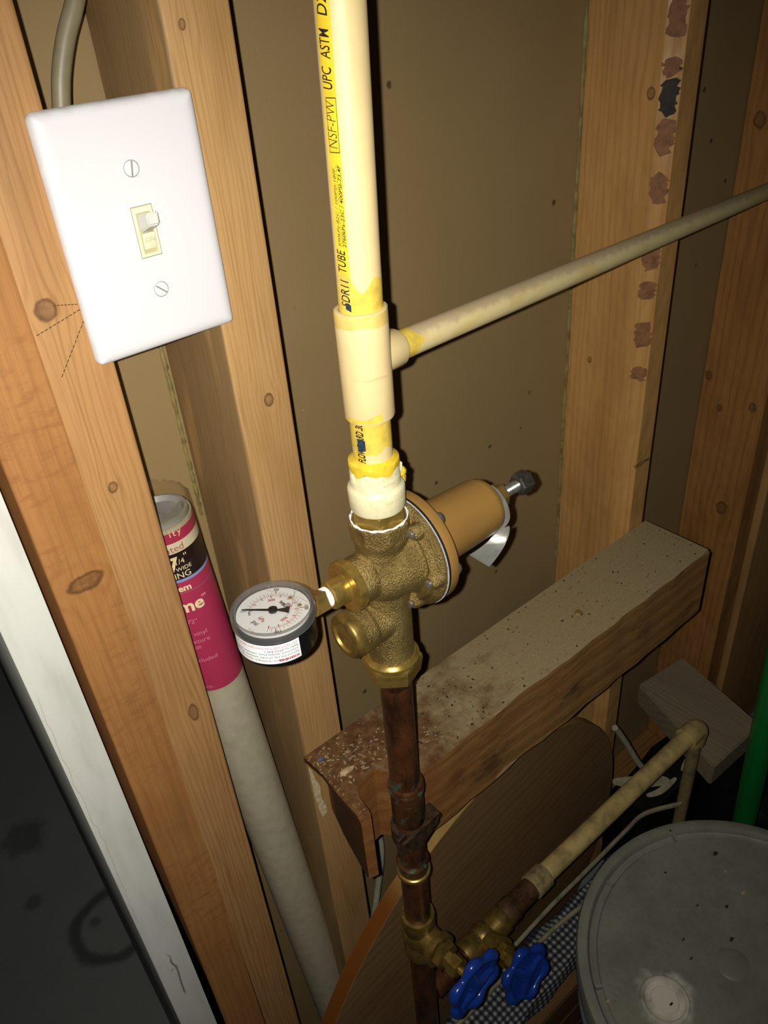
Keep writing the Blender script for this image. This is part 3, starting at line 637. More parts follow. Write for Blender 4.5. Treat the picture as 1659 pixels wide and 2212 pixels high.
# ------------------------------------------------------------------ pressure gauge
gx, gy = .1558, .3125; GZ = -.2885
ga = thing('pressure_gauge', 'round black pressure gauge with white dial, needle pointing left, beside the regulator', 'pressure gauge', (gx, gy, -.3137))
def gl(prof, m, name, seg=64, parent=ga, **kw): return obj(name, lathe(bm_new(), prof, (gx, gy, 0), seg=seg), m, parent, **kw)
gl([(-.3137, .0170), (-.3132, .0205), (-.3120, .0221), (-.3105, .0226), (-.2945, .0228), (-.2930, .0228), (-.2930, .0215), (-.2925, .0215), (-.2925, 0)], m_black, 'gauge_case')
def mat_clear():
    t = NT('clear_plastic'); g = t.n('ShaderNodeBsdfGlossy'); g.inputs[1].default_value = .08
    tr = t.n('ShaderNodeBsdfTransparent'); tr.inputs[0].default_value = (.86, .86, .85, 1); df = t.n('ShaderNodeBsdfDiffuse'); df.inputs[0].default_value = s2l('9b9896')
    m1 = t.n('ShaderNodeMixShader'); m1.inputs[0].default_value = .16; m2 = t.n('ShaderNodeMixShader'); lw = t.ma('MULTIPLY_ADD', t.ma('POWER', t.n('ShaderNodeLayerWeight').outputs['Facing'], 4), .5, .05)
    for a, b in ((tr.outputs[0], m1.inputs[1]), (df.outputs[0], m1.inputs[2]), (lw, m2.inputs[0]), (m1.outputs[0], m2.inputs[1]), (g.outputs[0], m2.inputs[2]), (m2.outputs[0], t.out.inputs[0])): t.t.links.new(a, b)
    return t.m
def mat_lens():
    t = NT('clear_lens'); g = t.n('ShaderNodeBsdfGlossy'); g.inputs[1].default_value = .03; tr = t.n('ShaderNodeBsdfTransparent'); tr.inputs[0].default_value = (1, 1, 1, 1)
    m2 = t.n('ShaderNodeMixShader'); lw = t.ma('MULTIPLY_ADD', t.ma('POWER', t.n('ShaderNodeLayerWeight').outputs['Facing'], 4), .5, .03)
    for a, b in ((lw, m2.inputs[0]), (tr.outputs[0], m2.inputs[1]), (g.outputs[0], m2.inputs[2]), (m2.outputs[0], t.out.inputs[0])): t.t.links.new(a, b)
    return t.m
gl([(-.2945, .0229), (-.2945, .0237), (-.2895, .0238), (-.2882, .0232), (-.2878, .0222), (-.2882, .0213), (-.2895, .0209), (-.2905, .0209), (-.2905, .0213)], mat_clear(), 'clear_bezel')
bm = bm_new(); bm.faces.new([bm.verts.new((gx + .0209 * math.cos(2 * PI * k / 64), gy + .0209 * math.sin(2 * PI * k / 64), -.2890)) for k in range(64)]); obj('lens', bm, mat_lens(), ga)
bm = bm_new(); lathe(bm, [(-.2926, .0206), (-.2915, .0206), (-.2915, 0)], (gx, gy, 0), seg=64); dial = obj('dial', bm, m_paper, ga)
DZ = -.29145
def dpt(r, a, z=DZ): return Vector((gx + r * math.cos(a), gy + r * math.sin(a), z))
def ticks(vals, vmax, r0, r1, wd, m, name):
    bm = bm_new()
    for v in vals:
        a = D(135 - 270 * v / vmax); p = Vector((-math.sin(a), math.cos(a), 0)) * wd / 2
        bm.faces.new([bm.verts.new(q) for q in (dpt(r0, a) - p, dpt(r1, a) - p, dpt(r1, a) + p, dpt(r0, a) + p)])
    obj(name, bm, m, dial, flat=True)
ticks(range(0, 165, 5), 160, .0148, .0164, .00022, m_ink, 'scale_marks')
ticks((0, 50, 100, 150), 160, .0148, .0174, .0005, m_ink, 'scale_marks')
ticks(range(0, 1120, 20), 1103, .0126, .0140, .00024, m_red, 'scale_marks')
ticks(range(0, 1120, 100), 1103, .0118, .0140, .0006, m_red, 'scale_marks')
bm = bm_new(); n = 60
for rr in (.0141,):
    P = [D(135 - 270 * k / n) for k in range(n + 1)]
    for a, b in zip(P, P[1:]): bm.faces.new([bm.verts.new(q) for q in (dpt(rr, a), dpt(rr + .0002, a), dpt(rr + .0002, b), dpt(rr, b))])
obj('scale_marks', bm, m_red, dial, flat=True)
def dtext(items, m):
    bm = bm_new()
    for s, dx, dy, size, rot, bold in items:      # dial up = +X ; reading direction = -Y, plus rot
        u = Vector((math.sin(rot), -math.cos(rot), 0)); w_ = Vector((math.cos(rot), math.sin(rot), 0))
        add_text(bm, s, size, lambda x, y: Vector((gx + dx, gy + dy, DZ + .00003)) + u * x + w_ * (y - size * .35), align='CENTER', bold=bold)
    obj('dial_lettering', bm, m, dial, flat=True)
def rad(v, vm): return D(135 - 270 * v / vm)
dtext([('0', -.0127, .0120, .003, rad(0, 160), 0)] + [(str(v), .0186 * math.cos(rad(v, 160)), .0186 * math.sin(rad(v, 160)), .0030, rad(v, 160), .0001) for v in (50, 100)] + [('150', .0178 * math.cos(rad(148, 160)), .0178 * math.sin(rad(148, 160)), .0026, rad(150, 160), .0001)] + [('psi', -.0122, -.0012, .0040, 0, .00008), ('WIKA', .0075, .0005, .0028, 0, .0002), ('CL 1.6', -.0172, -.0045, .0016, 0, 0)], m_ink)
dtext([(str(v), .0098 * math.cos(rad(v, 1103)), .0098 * math.sin(rad(v, 1103)), .0028, rad(v, 1103), .0001) for v in (300, 600, 900)] + [('kPa', -.0082, -.0012, .0034, 0, .00008)], m_red)
na = D(135); nd_ = Vector((math.cos(na), math.sin(na), 0)); np_ = Vector((-nd_.y, nd_.x, 0)); hub = Vector((gx, gy, -.2906))
bm = bm_new()
prism(bm, [hub + nd_ * a + np_ * b for a, b in ((.0178, .00035), (.0172, -.0004), (.004, -.0008), (-.0030, -.0008), (-.0066, -.0018), (-.0092, -.0030), (-.0094, .0026), (-.0066, .0016), (-.0030, .0008), (.004, .0008))], (0, 0, .0003))
obj('pointer', bm, m_black, ga, flat=True)
obj('pointer_hub', lathe(bm_new(), [(-.2912, .0026), (-.2897, .0026), (-.2894, .002), (-.2894, 0)], (gx, gy, 0), seg=28), m_black, ga)
obj('stop_pin', lathe(bm_new(), [(0, .0006), (.0018, .0006), (.002, 0)], (gx - .0112, gy + .0066, -.2915), seg=12), m_steel, ga)
for (dx, dy) in ((.0134, .0024), (.0135, -.0066)):
    obj('dial_screw', lathe(bm_new(), [(0, .0012), (.0005, .0012), (.0009, .0007), (.0010, 0)], (gx + dx, gy + dy, -.2915), seg=16), m_brass, ga)
m_hairline = plain('hairline_grey', '8e8e8a', .3, var=0)
for path in (((.006, .017), (.010, .008), (.0134, .0025), (.0165, -.004), (.0168, -.010)), ((-.0030, -.0110), (.0045, -.0095), (.0115, -.0030), (.0168, .0030), (.0190, .008)), ((.0195, .0035), (.0150, .0012), (.0125, -.0005))):  # thin grey curved lines just below the lens
    obj('lens_line', tube(bm_new(), smooth_path([(gx + a, gy + b, -.28948) for a, b in path], 6), .00011, 6), m_hairline, ga)
# warning sticker, printed upside down towards the room
bm = bm_new(); seg_b = seg_band(bm, .02292, -.3093, -.2958, D(-89), D(-212), 40); bmesh.ops.translate(bm, verts=bm.verts, vec=(gx, gy, 0))
stk = obj('warning_sticker', bm, m_paper, ga)
def gtext(items, m):
    bm = bm_new()
    for s, ph, z, size, bold in items:
        add_text(bm, s, size, lambda x, y: Vector((gx + .02300 * math.cos(D(ph) - x / .023), gy + .02300 * math.sin(D(ph) - x / .023), z - y)), bold=bold)
    obj('sticker_lettering', bm, m, stk, flat=True)
gtext([('A failure resulting in injury may', -109, -.3064, .0023, 0), ('beyond the top of scale, excessive vibration', -91.5, -.3040, .0023, 0), ('instrument temperature, corrosion of the', -91.5, -.3017, .0023, 0), ('Refer to ANSI B40.1', -91.5, -.2994, .0023, 0)], m_ink)
gtext([('WARNING:', -91, -.3064, .0024, .00012), ('DO NOT USE ON OXYGEN SERVICE', -92, -.2971, .0023, 0)], m_red)
# stem
obj('stem_hex', lathe(bm_new(), [(.0220, .0078), (.0335, .0078), (.0340, .0068)], (gx, gy, zg), (1, 0, 0), 4, D(20)), m_dbrass, ga, ang=20)
bm = bm_new(); lathe(bm, [s for j in range(4) for s in ((.0335 + j * .0012, .0060 - j * .0001), (.0341 + j * .0012, .0066 - j * .0001))] + [(.0386, .0056)], (gx, gy, zg), (1, 0, 0), 28)
obj('thread_tape', bm, m_tape, ga)

# ------------------------------------------------------------------ copper riser below
RX = .2362
cp = obj('copper_pipe', lathe(bm_new(), [(0, .0111), (.113, .0111)], (RX - .0008, Y0, -.5135), seg=48), mat_copper('copper_upper', ((.006, .010), (.111, .003))), base=(RX, Y0, -.5135), label='brown copper pipe just below the regulator, passing the timber beam', cat='pipe')
cg = thing('pipe_coupling', 'corroded copper coupling with green verdigris beside the beam notch', 'pipe fitting', (RX, Y0, -.556))
m_cg = mat_copper('copper_green', ((.036, .007), (.012, .006)))
obj('coupling_body', lathe(bm_new(), [(0, .0118), (.002, .0127), (.036, .0127), (.0375, .0139), (.0405, .0141), (.0420, .0132), (.0440, .0138), (.0455, .0130), (.0460, .0112)], (RX, Y0, -.556), seg=40), m_cg, cg)
pk = thing('pipe_bracket', 'dark steel strap bracket round the copper pipe below the coupling', 'bracket', (RX, Y0, -.578))
bm = bm_new()
prism(bm, [(RX + .0145 * math.cos(a) * 1.05, Y0 + .0145 * math.sin(a), -.560) for a in [2 * PI * k / 24 for k in range(24)]], (0, 0, -.016))
box(bm, RX + .010, RX + .031, Y0 - .004, Y0 + .012, -.580, -.577, .0005, 1)
box(bm, RX - .020, RX - .011, Y0 - .010, Y0 - .007, -.578, -.556, .0004, 1)
prism(bm, [(RX - .019, Y0 - .0155, -.556), (RX + .019, Y0 - .0155, -.552), (RX + .017, Y0 - .0155, -.562), (RX - .004, Y0 - .0155, -.577), (RX - .010, Y0 - .0155, -.574)], (0, .0022, 0))
obj('bracket_strap', bm, plain('rusty_steel', '4a3626', .6, .5, var=.35, scale=180, bump=.4), pk)
obj('copper_pipe', lathe(bm_new(), [(0, .0112), (.052, .0112)], (RX, Y0, -.611), seg=40), mat_copper('copper_mid', ((.004, .006),)), base=(RX, Y0, -.611), label='short copper nipple between the steel bracket and the lower brass ring', cat='pipe')
rc = thing('pipe_coupling', 'verdigris-crusted coupling with a brassy ring, lower down the copper riser', 'pipe fitting', (RX, Y0, -.6275))
obj('coupling_body', lathe(bm_new(), [(0, .0119), (.006, .0126), (.0150, .0128), (.0170, .0136), (.0185, .0122)], (RX, Y0, -.6275), seg=40), mat_copper('brassy_green', ((.013, .006),)), rc)
obj('brass_ring', lathe(bm_new(), [(.0005, .0124), (.0012, .0138), (.0030, .0145), (.0050, .0140), (.0060, .0126)], (RX, Y0, -.6275), seg=40), m_brass, rc)
obj('copper_pipe', lathe(bm_new(), [(0, .0116), (.067, .0116)], (RX, Y0, -.6935), seg=40), mat_copper('copper_low', ()), base=(RX, Y0, -.6935), label='dark copper pipe entering the top of the near gate valve', cat='pipe')
obj('copper_pipe', lathe(bm_new(), [(0, .0112), (.45, .0112)], (RX, Y0, -1.2), seg=40), mat_copper('copper_floor', ()), base=(RX, Y0, -1.2), label='dark copper pipe leaving the bottom of the near gate valve', cat='pipe')
m_blue = plain('blue_enamel', '193788', .2, var=.05)
def gate_valve(label, c, run, stem, twist, L):
    c = Vector(c); g = thing('gate_valve', label, 'valve', c + Vector(run) * 0 + Vector((0, 0, -.0165)))
    bm = bm_new(); lathe(bm, [(-.030, .0122), (-.030, .0146), (-.027, .0152), (-.018, .0152), (-.014, .0138), (.014, .0138), (.018, .0152), (.027, .0152), (.030, .0146), (.030, .0122)], c, run, 40)
    bmesh.ops.create_uvsphere(bm, u_segments=24, v_segments=14, radius=.0160, matrix=Matrix.Translation(c))
    lathe(bm, [(.004, .0130), (.020, .0128), (.0205, .0158), (.027, .0160), (.0275, .0125)], c, stem, 32)
    obj('valve_body', bm, m_dbrass, g)
    obj('bonnet_nut', lathe(bm_new(), [(.0275, .0122), (.0280, .0134), (.0345, .0134), (.0352, .0120)], c, stem, 6, D(twist)), m_dbrass, g, ang=20)
    obj('packing_nut', lathe(bm_new(), [(.0345, .0076), (.0395, .0076), (.0400, .0096), (.0490, .0096), (.0498, .0080)], c, stem, 6, D(twist + 20)), m_dbrass, g, ang=20)
    obj('stem', lathe(bm_new(), [(.048, .0036), (L + .003, .0034), (L + .004, .002), (L + .004, 0)], c, stem, 16), m_brass, g)
    a, u, v = frame(stem); hc = c + a * L; bm = bm_new(); n = 72
    def rr(t): return .0250 * (1 + .075 * math.cos(6 * t))
    tube(bm, [hc + u * (rr(2 * PI * k / n) * math.cos(2 * PI * k / n)) + v * (rr(2 * PI * k / n) * math.sin(2 * PI * k / n)) for k in range(n)], [.0043 + .0010 * math.cos(6 * 2 * PI * k / n) for k in range(n)], 12, True)
    for k in range(3):
        t = 2 * PI * k / 3 + D(twist); d = u * math.cos(t) + v * math.sin(t)
        tube(bm, [hc + a * .002, hc + d * .008 + a * .0016, hc + d * .016, hc + d * .0245], [.0062, .0060, .0052, .0048], 10, flat=.7)
    lathe(bm, [(-.004, .0070), (-.003, .0085), (.003, .0085), (.0045, .0064), (.0045, 0)], hc, stem, 24)
    lathe(bm, [(-.0012, .0235), (.0008, .0235)], hc, stem, 48, scal=None)
    obj('handwheel', bm, m_blue, g, label='blue handwheel'); return g
gate_valve('near brass gate valve with blue handwheel on the vertical copper pipe', (RX, Y0, -.722), (0, 0, 1), (.05, -.998, .04), 15, .066)
gate_valve('farther brass gate valve with blue handwheel, to the right of the first one', (.323, .317, -.850), (1, 0, 0), (-.03, -.96, .28), 40, .062)
obj('copper_pipe', lathe(bm_new(), [(.0125, .0112), (.062, .0112)], (RX, .3145, -.850), (1, .03, 0), 32), bpy.data.materials['copper_floor'], base=(.27, .3145, -.861), label='short copper link from the riser to the farther gate valve', cat='pipe')
ma_ = thing('brass_adapter', 'brown corroded brass adapter between the low plastic pipe and the farther valve', 'pipe fitting', (.38, .3195, -.8645))
m_rust = plain('brown_corrosion', '5c4026', .6, .35, var=.35, scale=120, bump=.4)
obj('adapter_body', lathe(bm_new(), [(0, .0118), (.006, .0140), (.020, .0142), (.022, .0128), (.048, .0122), (.050, .0120)], (.350, .3180, -.850), (1, .03, 0), 36), m_rust, ma_)
obj('pale_collar', lathe(bm_new(), [(0, .0130), (.001, .0142), (.022, .0144), (.0235, .0136), (.0235, .0112)], (.400, .3195, -.850), (1, .03, 0), 36), plain('grimy_cpvc', 'a08c60', .5, var=.3, scale=120), ma_)
m_grim = plain('cpvc_grimy', 'bda468', .45, var=.25, scale=45)
obj('low_pipe', lathe(bm_new(), [(0, .0111), (.292, .0111)], (.4225, .3202, -.850), (1, 0, 0), 40), m_grim, base=(.57, .3202, -.861), label='grimy cream pipe running level from the elbow down to the farther valve', cat='pipe')
EX, EY, EZ = .7275, .3202, -.850
el = thing('pipe_elbow', 'cream plastic elbow at the far end of the low level pipe', 'pipe fitting', (EX, EY, -.880))
arc = [(EX - .013, EY, EZ)] + [(EX - .013 + .013 * math.sin(D(a)), EY, EZ - .013 + .013 * math.cos(D(a))) for a in range(15, 91, 15)] + [(EX, EY, EZ - .030)]
obj('elbow_body', tube(bm_new(), [(EX - .030, EY, EZ)] + arc, [.0140, .0138] + [.0132] * 5 + [.0125, .0115], 28), m_grim, el)
obj('drop_pipe', lathe(bm_new(), [(0, .0082), (.322, .0082)], (EX, EY, -1.2), seg=32), plain('cpvc_drop', '8e7c54', .5, var=.2), base=(EX, EY, -1.2), label='thin vertical pipe dropping from the elbow behind the bucket lid', cat='pipe')

# ------------------------------------------------------------------ timber beam
def mat_beam():
    t = NT('old_timber'); v = t.obj(); x, y, z = t.xyz(v)
    st = t.vm('MULTIPLY', v, (.06, 1, 1)); fib = t.noise(t.vm('MULTIPLY', v, (30, 700, 700)), 1, 3, .6)
    g = t.ma('SINE', t.ma('ADD', t.ma('MULTIPLY', z, 420), t.ma('MULTIPLY', t.noise(st, 18, 3), 30)))
    c = t.mix(t.ma('MULTIPLY_ADD', g, .25, .3), s2l('966c3c'), s2l('6e4c26')); c = t.mix(t.step(fib, .5, .75), c, s2l('624222'))
    sm = t.noise(t.vm('MULTIPLY', v, (.35, 1, 1)), 38, 4, .6); c = t.mix(t.ma('MULTIPLY', t.step(sm, .56, .7), .7), c, s2l('3a2612'))
    sm2 = t.noise(t.vm('ADD', t.vm('MULTIPLY', v, (.4, 1, 1)), (3, 3, 3)), 30, 4, .6); c = t.mix(t.ma('MULTIPLY', t.step(sm2, .6, .72), .5), c, s2l('a88650'))
    # rot and stain at the pipe end
    k = t.step(t.ma('ADD', x, t.ma('MULTIPLY', t.ma('SUBTRACT', t.noise(v, 30, 4), .5), .16)), -.08, -.20)
    c = t.mix(t.ma('MULTIPLY', k, .45), c, s2l('783c16'))
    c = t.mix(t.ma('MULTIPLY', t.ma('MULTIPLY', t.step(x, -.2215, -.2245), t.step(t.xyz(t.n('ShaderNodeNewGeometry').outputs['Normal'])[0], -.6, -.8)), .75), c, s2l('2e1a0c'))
    # settled dust on the upward face
    nz = t.xyz(t.n('ShaderNodeNewGeometry').outputs['Normal'])[2]
    up = t.step(nz, .35, .8); dn = t.noise(v, 42, 5, .65)
    du = t.step(t.ma('ADD', t.ma('MULTIPLY', x, 2.6), dn), .02, .42)
    c2 = t.mix(t.noise(v, 500, 3), s2l('a3906a'), s2l('857352'))
    dirty = t.mix(t.step(t.noise(v, 130, 5, .7), .4, .65), s2l('563820'), s2l('6e4e2e'))
    c2 = t.mix(du, dirty, c2); c = t.mix(up, c, c2)
    t.bsdf(c, .8, 0, t.bump(t.ma('ADD', fib, dn), .35, .0015), Specular_IOR_Level=.2); return t.m
bmX0, bmX1, bmY0, bmY1, bz0, bz1 = .2035, .684, .3295, .4095, -.6320, -.5445
bea = thing('timber_beam', 'rough dusty timber beam across the studs, notched round the copper pipe', 'timber beam', ((bmX0 + bmX1) / 2, .37, bz0))
bm = bm_new(); q = random.Random(3)
front = [(.2130, bmY0 + .0005), (.2150, .346), (.221, .3570), (.2395, .3590), (.2490, .3480), (.2530, .3320)]
n = 26
for i in range(n + 1):
    t = i / n; xx = .2545 + (bmX1 - .2545) * t; front.append((xx, bmY0 + .0012 * math.sin(i * 1.9) * q.random() + (.0 if not 6 < i < 10 else .0022)))
SLAB = .006
poly = [(bmX0 + .001, bmY0 + .003, bz0)] + [(a, b, bz0) for a, b in front] + [(bmX1, bmY1, bz0), (.2235, bmY1, bz0), (.2150, .380, bz0), (.2085, .352, bz0)]
prism(bm, poly, (0, 0, bz1 - SLAB - bz0))
m_beam = mat_beam()
sl = bm_new(); prism(sl, [(bmX0 - .0005, bmY0 + .002, bz1 - SLAB)] + [(a, b, bz1 - SLAB) for a, b in front] + [(bmX1, bmY1, bz1 - SLAB), (bmX0 + .002, bmY1, bz1 - SLAB), (bmX0 + .0035, .385, bz1 - SLAB), (bmX0 + .0005, .360, bz1 - SLAB)], (0, 0, SLAB))
es = [e for e in sl.edges if all(abs(v.co.z - bz1) < 1e-6 for v in e.verts) and all(v.co.y < .336 for v in e.verts)]
bmesh.ops.bevel(sl, geom=es, offset=.002, segments=2, affect='EDGES')
obj('beam_top_face', sl, m_beam, bea)
es = [e for e in bm.edges if all(abs(v.co.z - bz0) < 1e-6 for v in e.verts) and all(v.co.y < .336 for v in e.verts)]
bmesh.ops.bevel(bm, geom=es, offset=.0025, segments=2, affect='EDGES')
obj('beam_timber', bm, m_beam, bea)
m_grit = [plain('pale_flakes', '9c8868', .8, var=.2), plain('dark_crumbs', '2c1c10', .8, var=.2), plain('tan_chips', '8e6c44', .8, var=.2)]
q = random.Random(11)
for mi, items in enumerate(([(.232, .378, .014, .015, 130, .0013), (.300, .352, .006, .006, 30, .0009), (.225, .345, .008, .006, 26, .0009), (.40, .37, .12, .03, 26, .0007)],
                            [(.56, .375, .10, .028, 70, .0011), (.42, .365, .10, .03, 36, .0013), (.31, .365, .05, .03, 24, .0012)], [(.40, .37, .16, .03, 90, .0013), (.25, .38, .04, .02, 26, .0015)])):
    bm = bm_new()
    for (cx, cy, sx, sy, n, r) in items:
        for _ in range(n):
            px, py = min(.678, max(.207, q.gauss(cx, sx))), min(.405, max(.335, q.gauss(cy, sy)))
            if (.2115 < px < .258) and py < .362: continue
            a = q.uniform(0, PI); r_ = r * q.uniform(.4, 1.2); el_ = q.uniform(.9, 1.9)
            g = bmesh.ops.create_icosphere(bm, subdivisions=1, radius=1); ca, sa = math.cos(a), math.sin(a)
            for v in g['verts']:
                x, y, z = v.co.x * r_ * el_, v.co.y * r_ * .6, v.co.z * r_ * .5; v.co = Vector((px + x * ca - y * sa, py + x * sa + y * ca, bz1 + r_ * .3 + z))
    obj('loose_debris', bm, m_grit[mi], bea, kind='stuff')
obj('dried_pebble', blob(bm_new(), (.505, .362, bz1 + .002), .0042, 2, 2, 1, 1, .5), plain('pebble', '8a6a34', .6), base=(.505, .362, bz1), label='small round tan pebble lying on the dusty beam top', cat='pebble')
obj('wood_chip', blob(bm_new(), (.2225, .372, bz1 + .002), .0035, 5, 2, 1.9, .8, .6), plain('chip', 'b89a74', .7), base=(.2225, .372, bz1), label='pale wood chip on the rotten left end of the beam', cat='wood chip')
obj('blue_fleck', blob(bm_new(), (.2145, .397, bz1 + .001), .0020, 8, 1, 1.3, 1, .6), plain('blue_scrap', '4a5c9c', .6), base=(.2145, .397, bz1), label='tiny blue scrap at the back left corner of the beam', cat='scrap')

# ------------------------------------------------------------------ round board below the beam
bo_c, bo_r = Vector((.3784, .3628, -.9691)), .2768
ux = Vector((1, .1, 0)).normalized(); nrm = Vector((-.1, 1, 0)).normalized()
rb = thing('round_board', 'large round-topped brown board standing under the beam behind the pipes', 'board', (bo_c.x, bo_c.y, -1.2))
P = []
lim = math.asin((-1.2 - bo_c.z) / bo_r)
for k in range(73):
    a = lim + (PI - 2 * lim) * k / 72; P.append(bo_c + ux * (bo_r * math.cos(a)) + Vector((0, 0, bo_r * math.sin(a))))
obj('board_panel', prism(bm_new(), P, nrm * .015), wood('brown_panel', '866642', '62482c', axis=0, across=2, seed=4.4, freq=90, band=.4, rough=.5), rb)
bm = bm_new()
for A, Bq in zip(P, P[1:]):
    n0 = (A - bo_c).normalized() * .0004; n1 = (Bq - bo_c).normalized() * .0004
    bm.faces.new([bm.verts.new(p) for p in (A + n0 + nrm * .0003, Bq + n1 + nrm * .0003, Bq + n1 + nrm * .0147, A + n0 + nrm * .0147)])
bmesh.ops.remove_doubles(bm, verts=bm.verts, dist=1e-5)
def mat_edge():
    t = NT('raw_edge'); v = t.obj(); x = t.xyz(v)[0]
    c = t.mix(t.step(x, -.10, -.15), s2l('a88850'), s2l('6e3c12')); c = t.mix(t.ma('MULTIPLY', t.noise(v, 90, 4), .5), c, s2l('4c3014')); t.bsdf(c, .9, Specular_IOR_Level=.1); return t.m
obj('raw_edge', bm, mat_edge(), rb)
# ------------------------------------------------------------------ pail with lid
bc = (.467, .108); pl = thing('plastic_pail', 'grey plastic pail with a dirty round lid in the right foreground', 'pail', (bc[0], bc[1], -1.2))
obj('pail_body', lathe(bm_new(), [(-1.2, .132), (-1.198, .136), (-.90, .148), (-.875, .149), (-.874, .156), (-.868, .156), (-.867, .150), (-.815, .152)], (bc[0], bc[1], 0), seg=96), plain('pail_grey', '4a5058', .5, var=.08), pl)
def mat_lid():
    t = NT('dirty_lid'); v = t.obj(); c = t.mix(t.step(t.noise(v, 14, 4, .6), .35, .7), s2l('787568'), s2l('67645a'))
    c = t.mix(t.ma('MULTIPLY', t.step(t.noise(v, 260, 4), .5, .75), .25), c, s2l('4c4a42'))
    for (cx, cy, r, h) in ((-.081, .040, .030, 'd4ccba'),):
        d = t.vm('LENGTH', t.vm('MULTIPLY', t.vm('SUBTRACT', v, (cx, cy, 0)), (1, 1, 0))); d = t.ma('ADD', d, t.ma('MULTIPLY', t.ma('SUBTRACT', t.noise(v, 60, 4), .5), .03))
        c = t.mix(t.ma('MULTIPLY', t.step(d, r, r * .4), .8), c, s2l(h))
    sp = t.ma('MULTIPLY', t.step(t.voro(v, 60), .10, .05), t.step(t.noise(v, 24, 1), .54, .58)); c = t.mix(sp, c, s2l('26221a'))
    t.bsdf(c, .42, 0, t.bump(t.noise(v, 200, 3), .12, .0008)); return t.m
m_lid = mat_lid()
lid = obj('pail_lid', lathe(bm_new(), [(-.832, .1545), (-.832, .1600), (-.806, .1615), (-.8015, .1600), (-.7998, .1565), (-.8002, .1510), (-.8030, .1492), (-.8075, .1485), (-.8085, .1470), (-.8085, .1420), (-.8060, .1405), (-.8056, .135), (-.8056, 0)], (bc[0], bc[1], 0), seg=128), m_lid, pl)

def at(dx, dy, z): return (bc[0] + dx, bc[1] + dy, z)
obj('lid_bung', lathe(bm_new(), [(-.0060, .0225), (.0010, .0225), (.0022, .0212), (.0022, .0190), (.0004, .0176), (.0002, .013), (.0014, .0122), (.0014, 0)], at(-.081, .040, -.8056), seg=56), m_lid, lid)
obj('lid_bung', lathe(bm_new(), [(-.0040, .0155), (.0004, .0155), (.0012, .0138), (.0020, .006), (.0022, 0)], at(-.0065, .016, -.8056), seg=40), m_lid, lid)
for a in (62, 100, 143, 20):
    a = D(a); bm = bm_new(); d = Vector((math.cos(a), math.sin(a), 0)); p = Vector((-d.y, d.x, 0)); c = Vector(at(0, 0, -.8085))
    prism(bm, [c + d * .141 - p * .0012, c + d * .1485 - p * .0012, c + d * .1485 + p * .0012, c + d * .141 + p * .0012], (0, 0, .0055)); obj('lid_rib', bm, m_lid, lid)
for (dx, dy, s_, mi) in ((-.119, .074, .0020, 0), (.073, .071, .0018, 0), (.0645, .0466, .0022, 0), (.0137, .0294, .0024, 1), (.0833, .0888, .0026, 1), (-.079, .034, .0034, 1), (-.083, .043, .0022, 1), (-.02, .06, .0014, 1), (.02, .07, .0013, 1), (-.03, .045, .0013, 1), (.04, .05, .002, 1)):
    obj('lid_speck', blob(bm_new(), at(dx, dy, -.8052), s_, int(s_ * 1e5), 1, 1.5, .8, .35), m_grit[mi], lid, kind='stuff')

# ------------------------------------------------------------------ clutter under the beam
cr = thing('wooden_crate', 'low brown wooden crate under the gingham roll, behind the pail', 'crate', (.44, .304, -1.2))
m_crate = wood('crate_wood', '6a4a2a', '4a3018', axis=0, across=2, seed=6.6, freq=150, band=.4)
cx0, cx1, cy0, cy1 = .266, .615, .268, .3395
for k, (za, zb) in enumerate(((-1.2, -1.146), (-1.143, -1.089), (-1.086, -1.034))):
    for (ya, yb) in ((cy0, cy0 + .008), (cy1 - .008, cy1)):
        bm = bm_new(); box(bm, cx0, cx1, ya, yb, za, zb, .001, 1); obj('slat', bm, m_crate, cr)
    for (xa, xb) in ((cx0, cx0 + .008), (cx1 - .008, cx1)):
        bm = bm_new(); box(bm, xa, xb, cy0 + .0085, cy1 - .0085, za, zb, .001, 1); obj('slat', bm, m_crate, cr)
for k in range(3):
    ya = cy0 + .0003 + k * .0239; bm = bm_new(); box(bm, cx0, cx1, ya, ya + .0232, -1.0335, -1.0275, .001, 1); obj('lid_board', bm, m_crate, cr)
def mat_gingham():
    t = NT('gingham'); x, y, z = t.xyz(t.obj())
    def st(s, k): return t.ma('GREATER_THAN', t.ma('SINE', t.ma('MULTIPLY', s, k)), 0)
    a = st(x, 2 * PI / .0074); b = st(t.ma('ADD', y, z), 2 * PI / .0074); c = t.ma('MULTIPLY', t.ma('ADD', a, b), .5)
    c = t.ramp(c, [(0, s2l('16171e')), (.34, s2l('3c3e48')), (.75, s2l('8e8a80'))], 'CONSTANT'); t.bsdf(c, .9); return t.m
bm = bm_new(); rows = []; n = 40
for i in range(n + 1):
    x = .272 + .33 * i / n; row = []
    for k in range(20):
        a = 2 * PI * k / 20; ry, rz = .029, .0185; m_ = 1 + .06 * math.sin(i * .7 + k) + .05 * math.sin(i * .33 + 2 * k)
        if i in (0, n): m_ *= .6
        cy_, sy_ = math.cos(a), math.sin(a); e = .7
        row.append(bm.verts.new((x, .3055 + ry * m_ * math.copysign(abs(cy_) ** e, cy_), max(-1.0272, -1.0085 + rz * m_ * math.copysign(abs(sy_) ** e, sy_)))))
    rows.append(row)
for A, Bq in zip(rows, rows[1:]):
    for k in range(20): bm.faces.new((A[k], A[(k + 1) % 20], Bq[(k + 1) % 20], Bq[k]))
bm.faces.new(rows[0]); bm.faces.new(rows[-1])
obj('gingham_roll', bm, mat_gingham(), base=(.44, .3055, -1.0272), label='rolled black and white gingham cloth lying on the crate under the blue handwheels', cat='cloth')
m_strip = plain('pale_strip', '9a8f74', .6, var=.2, scale=60)
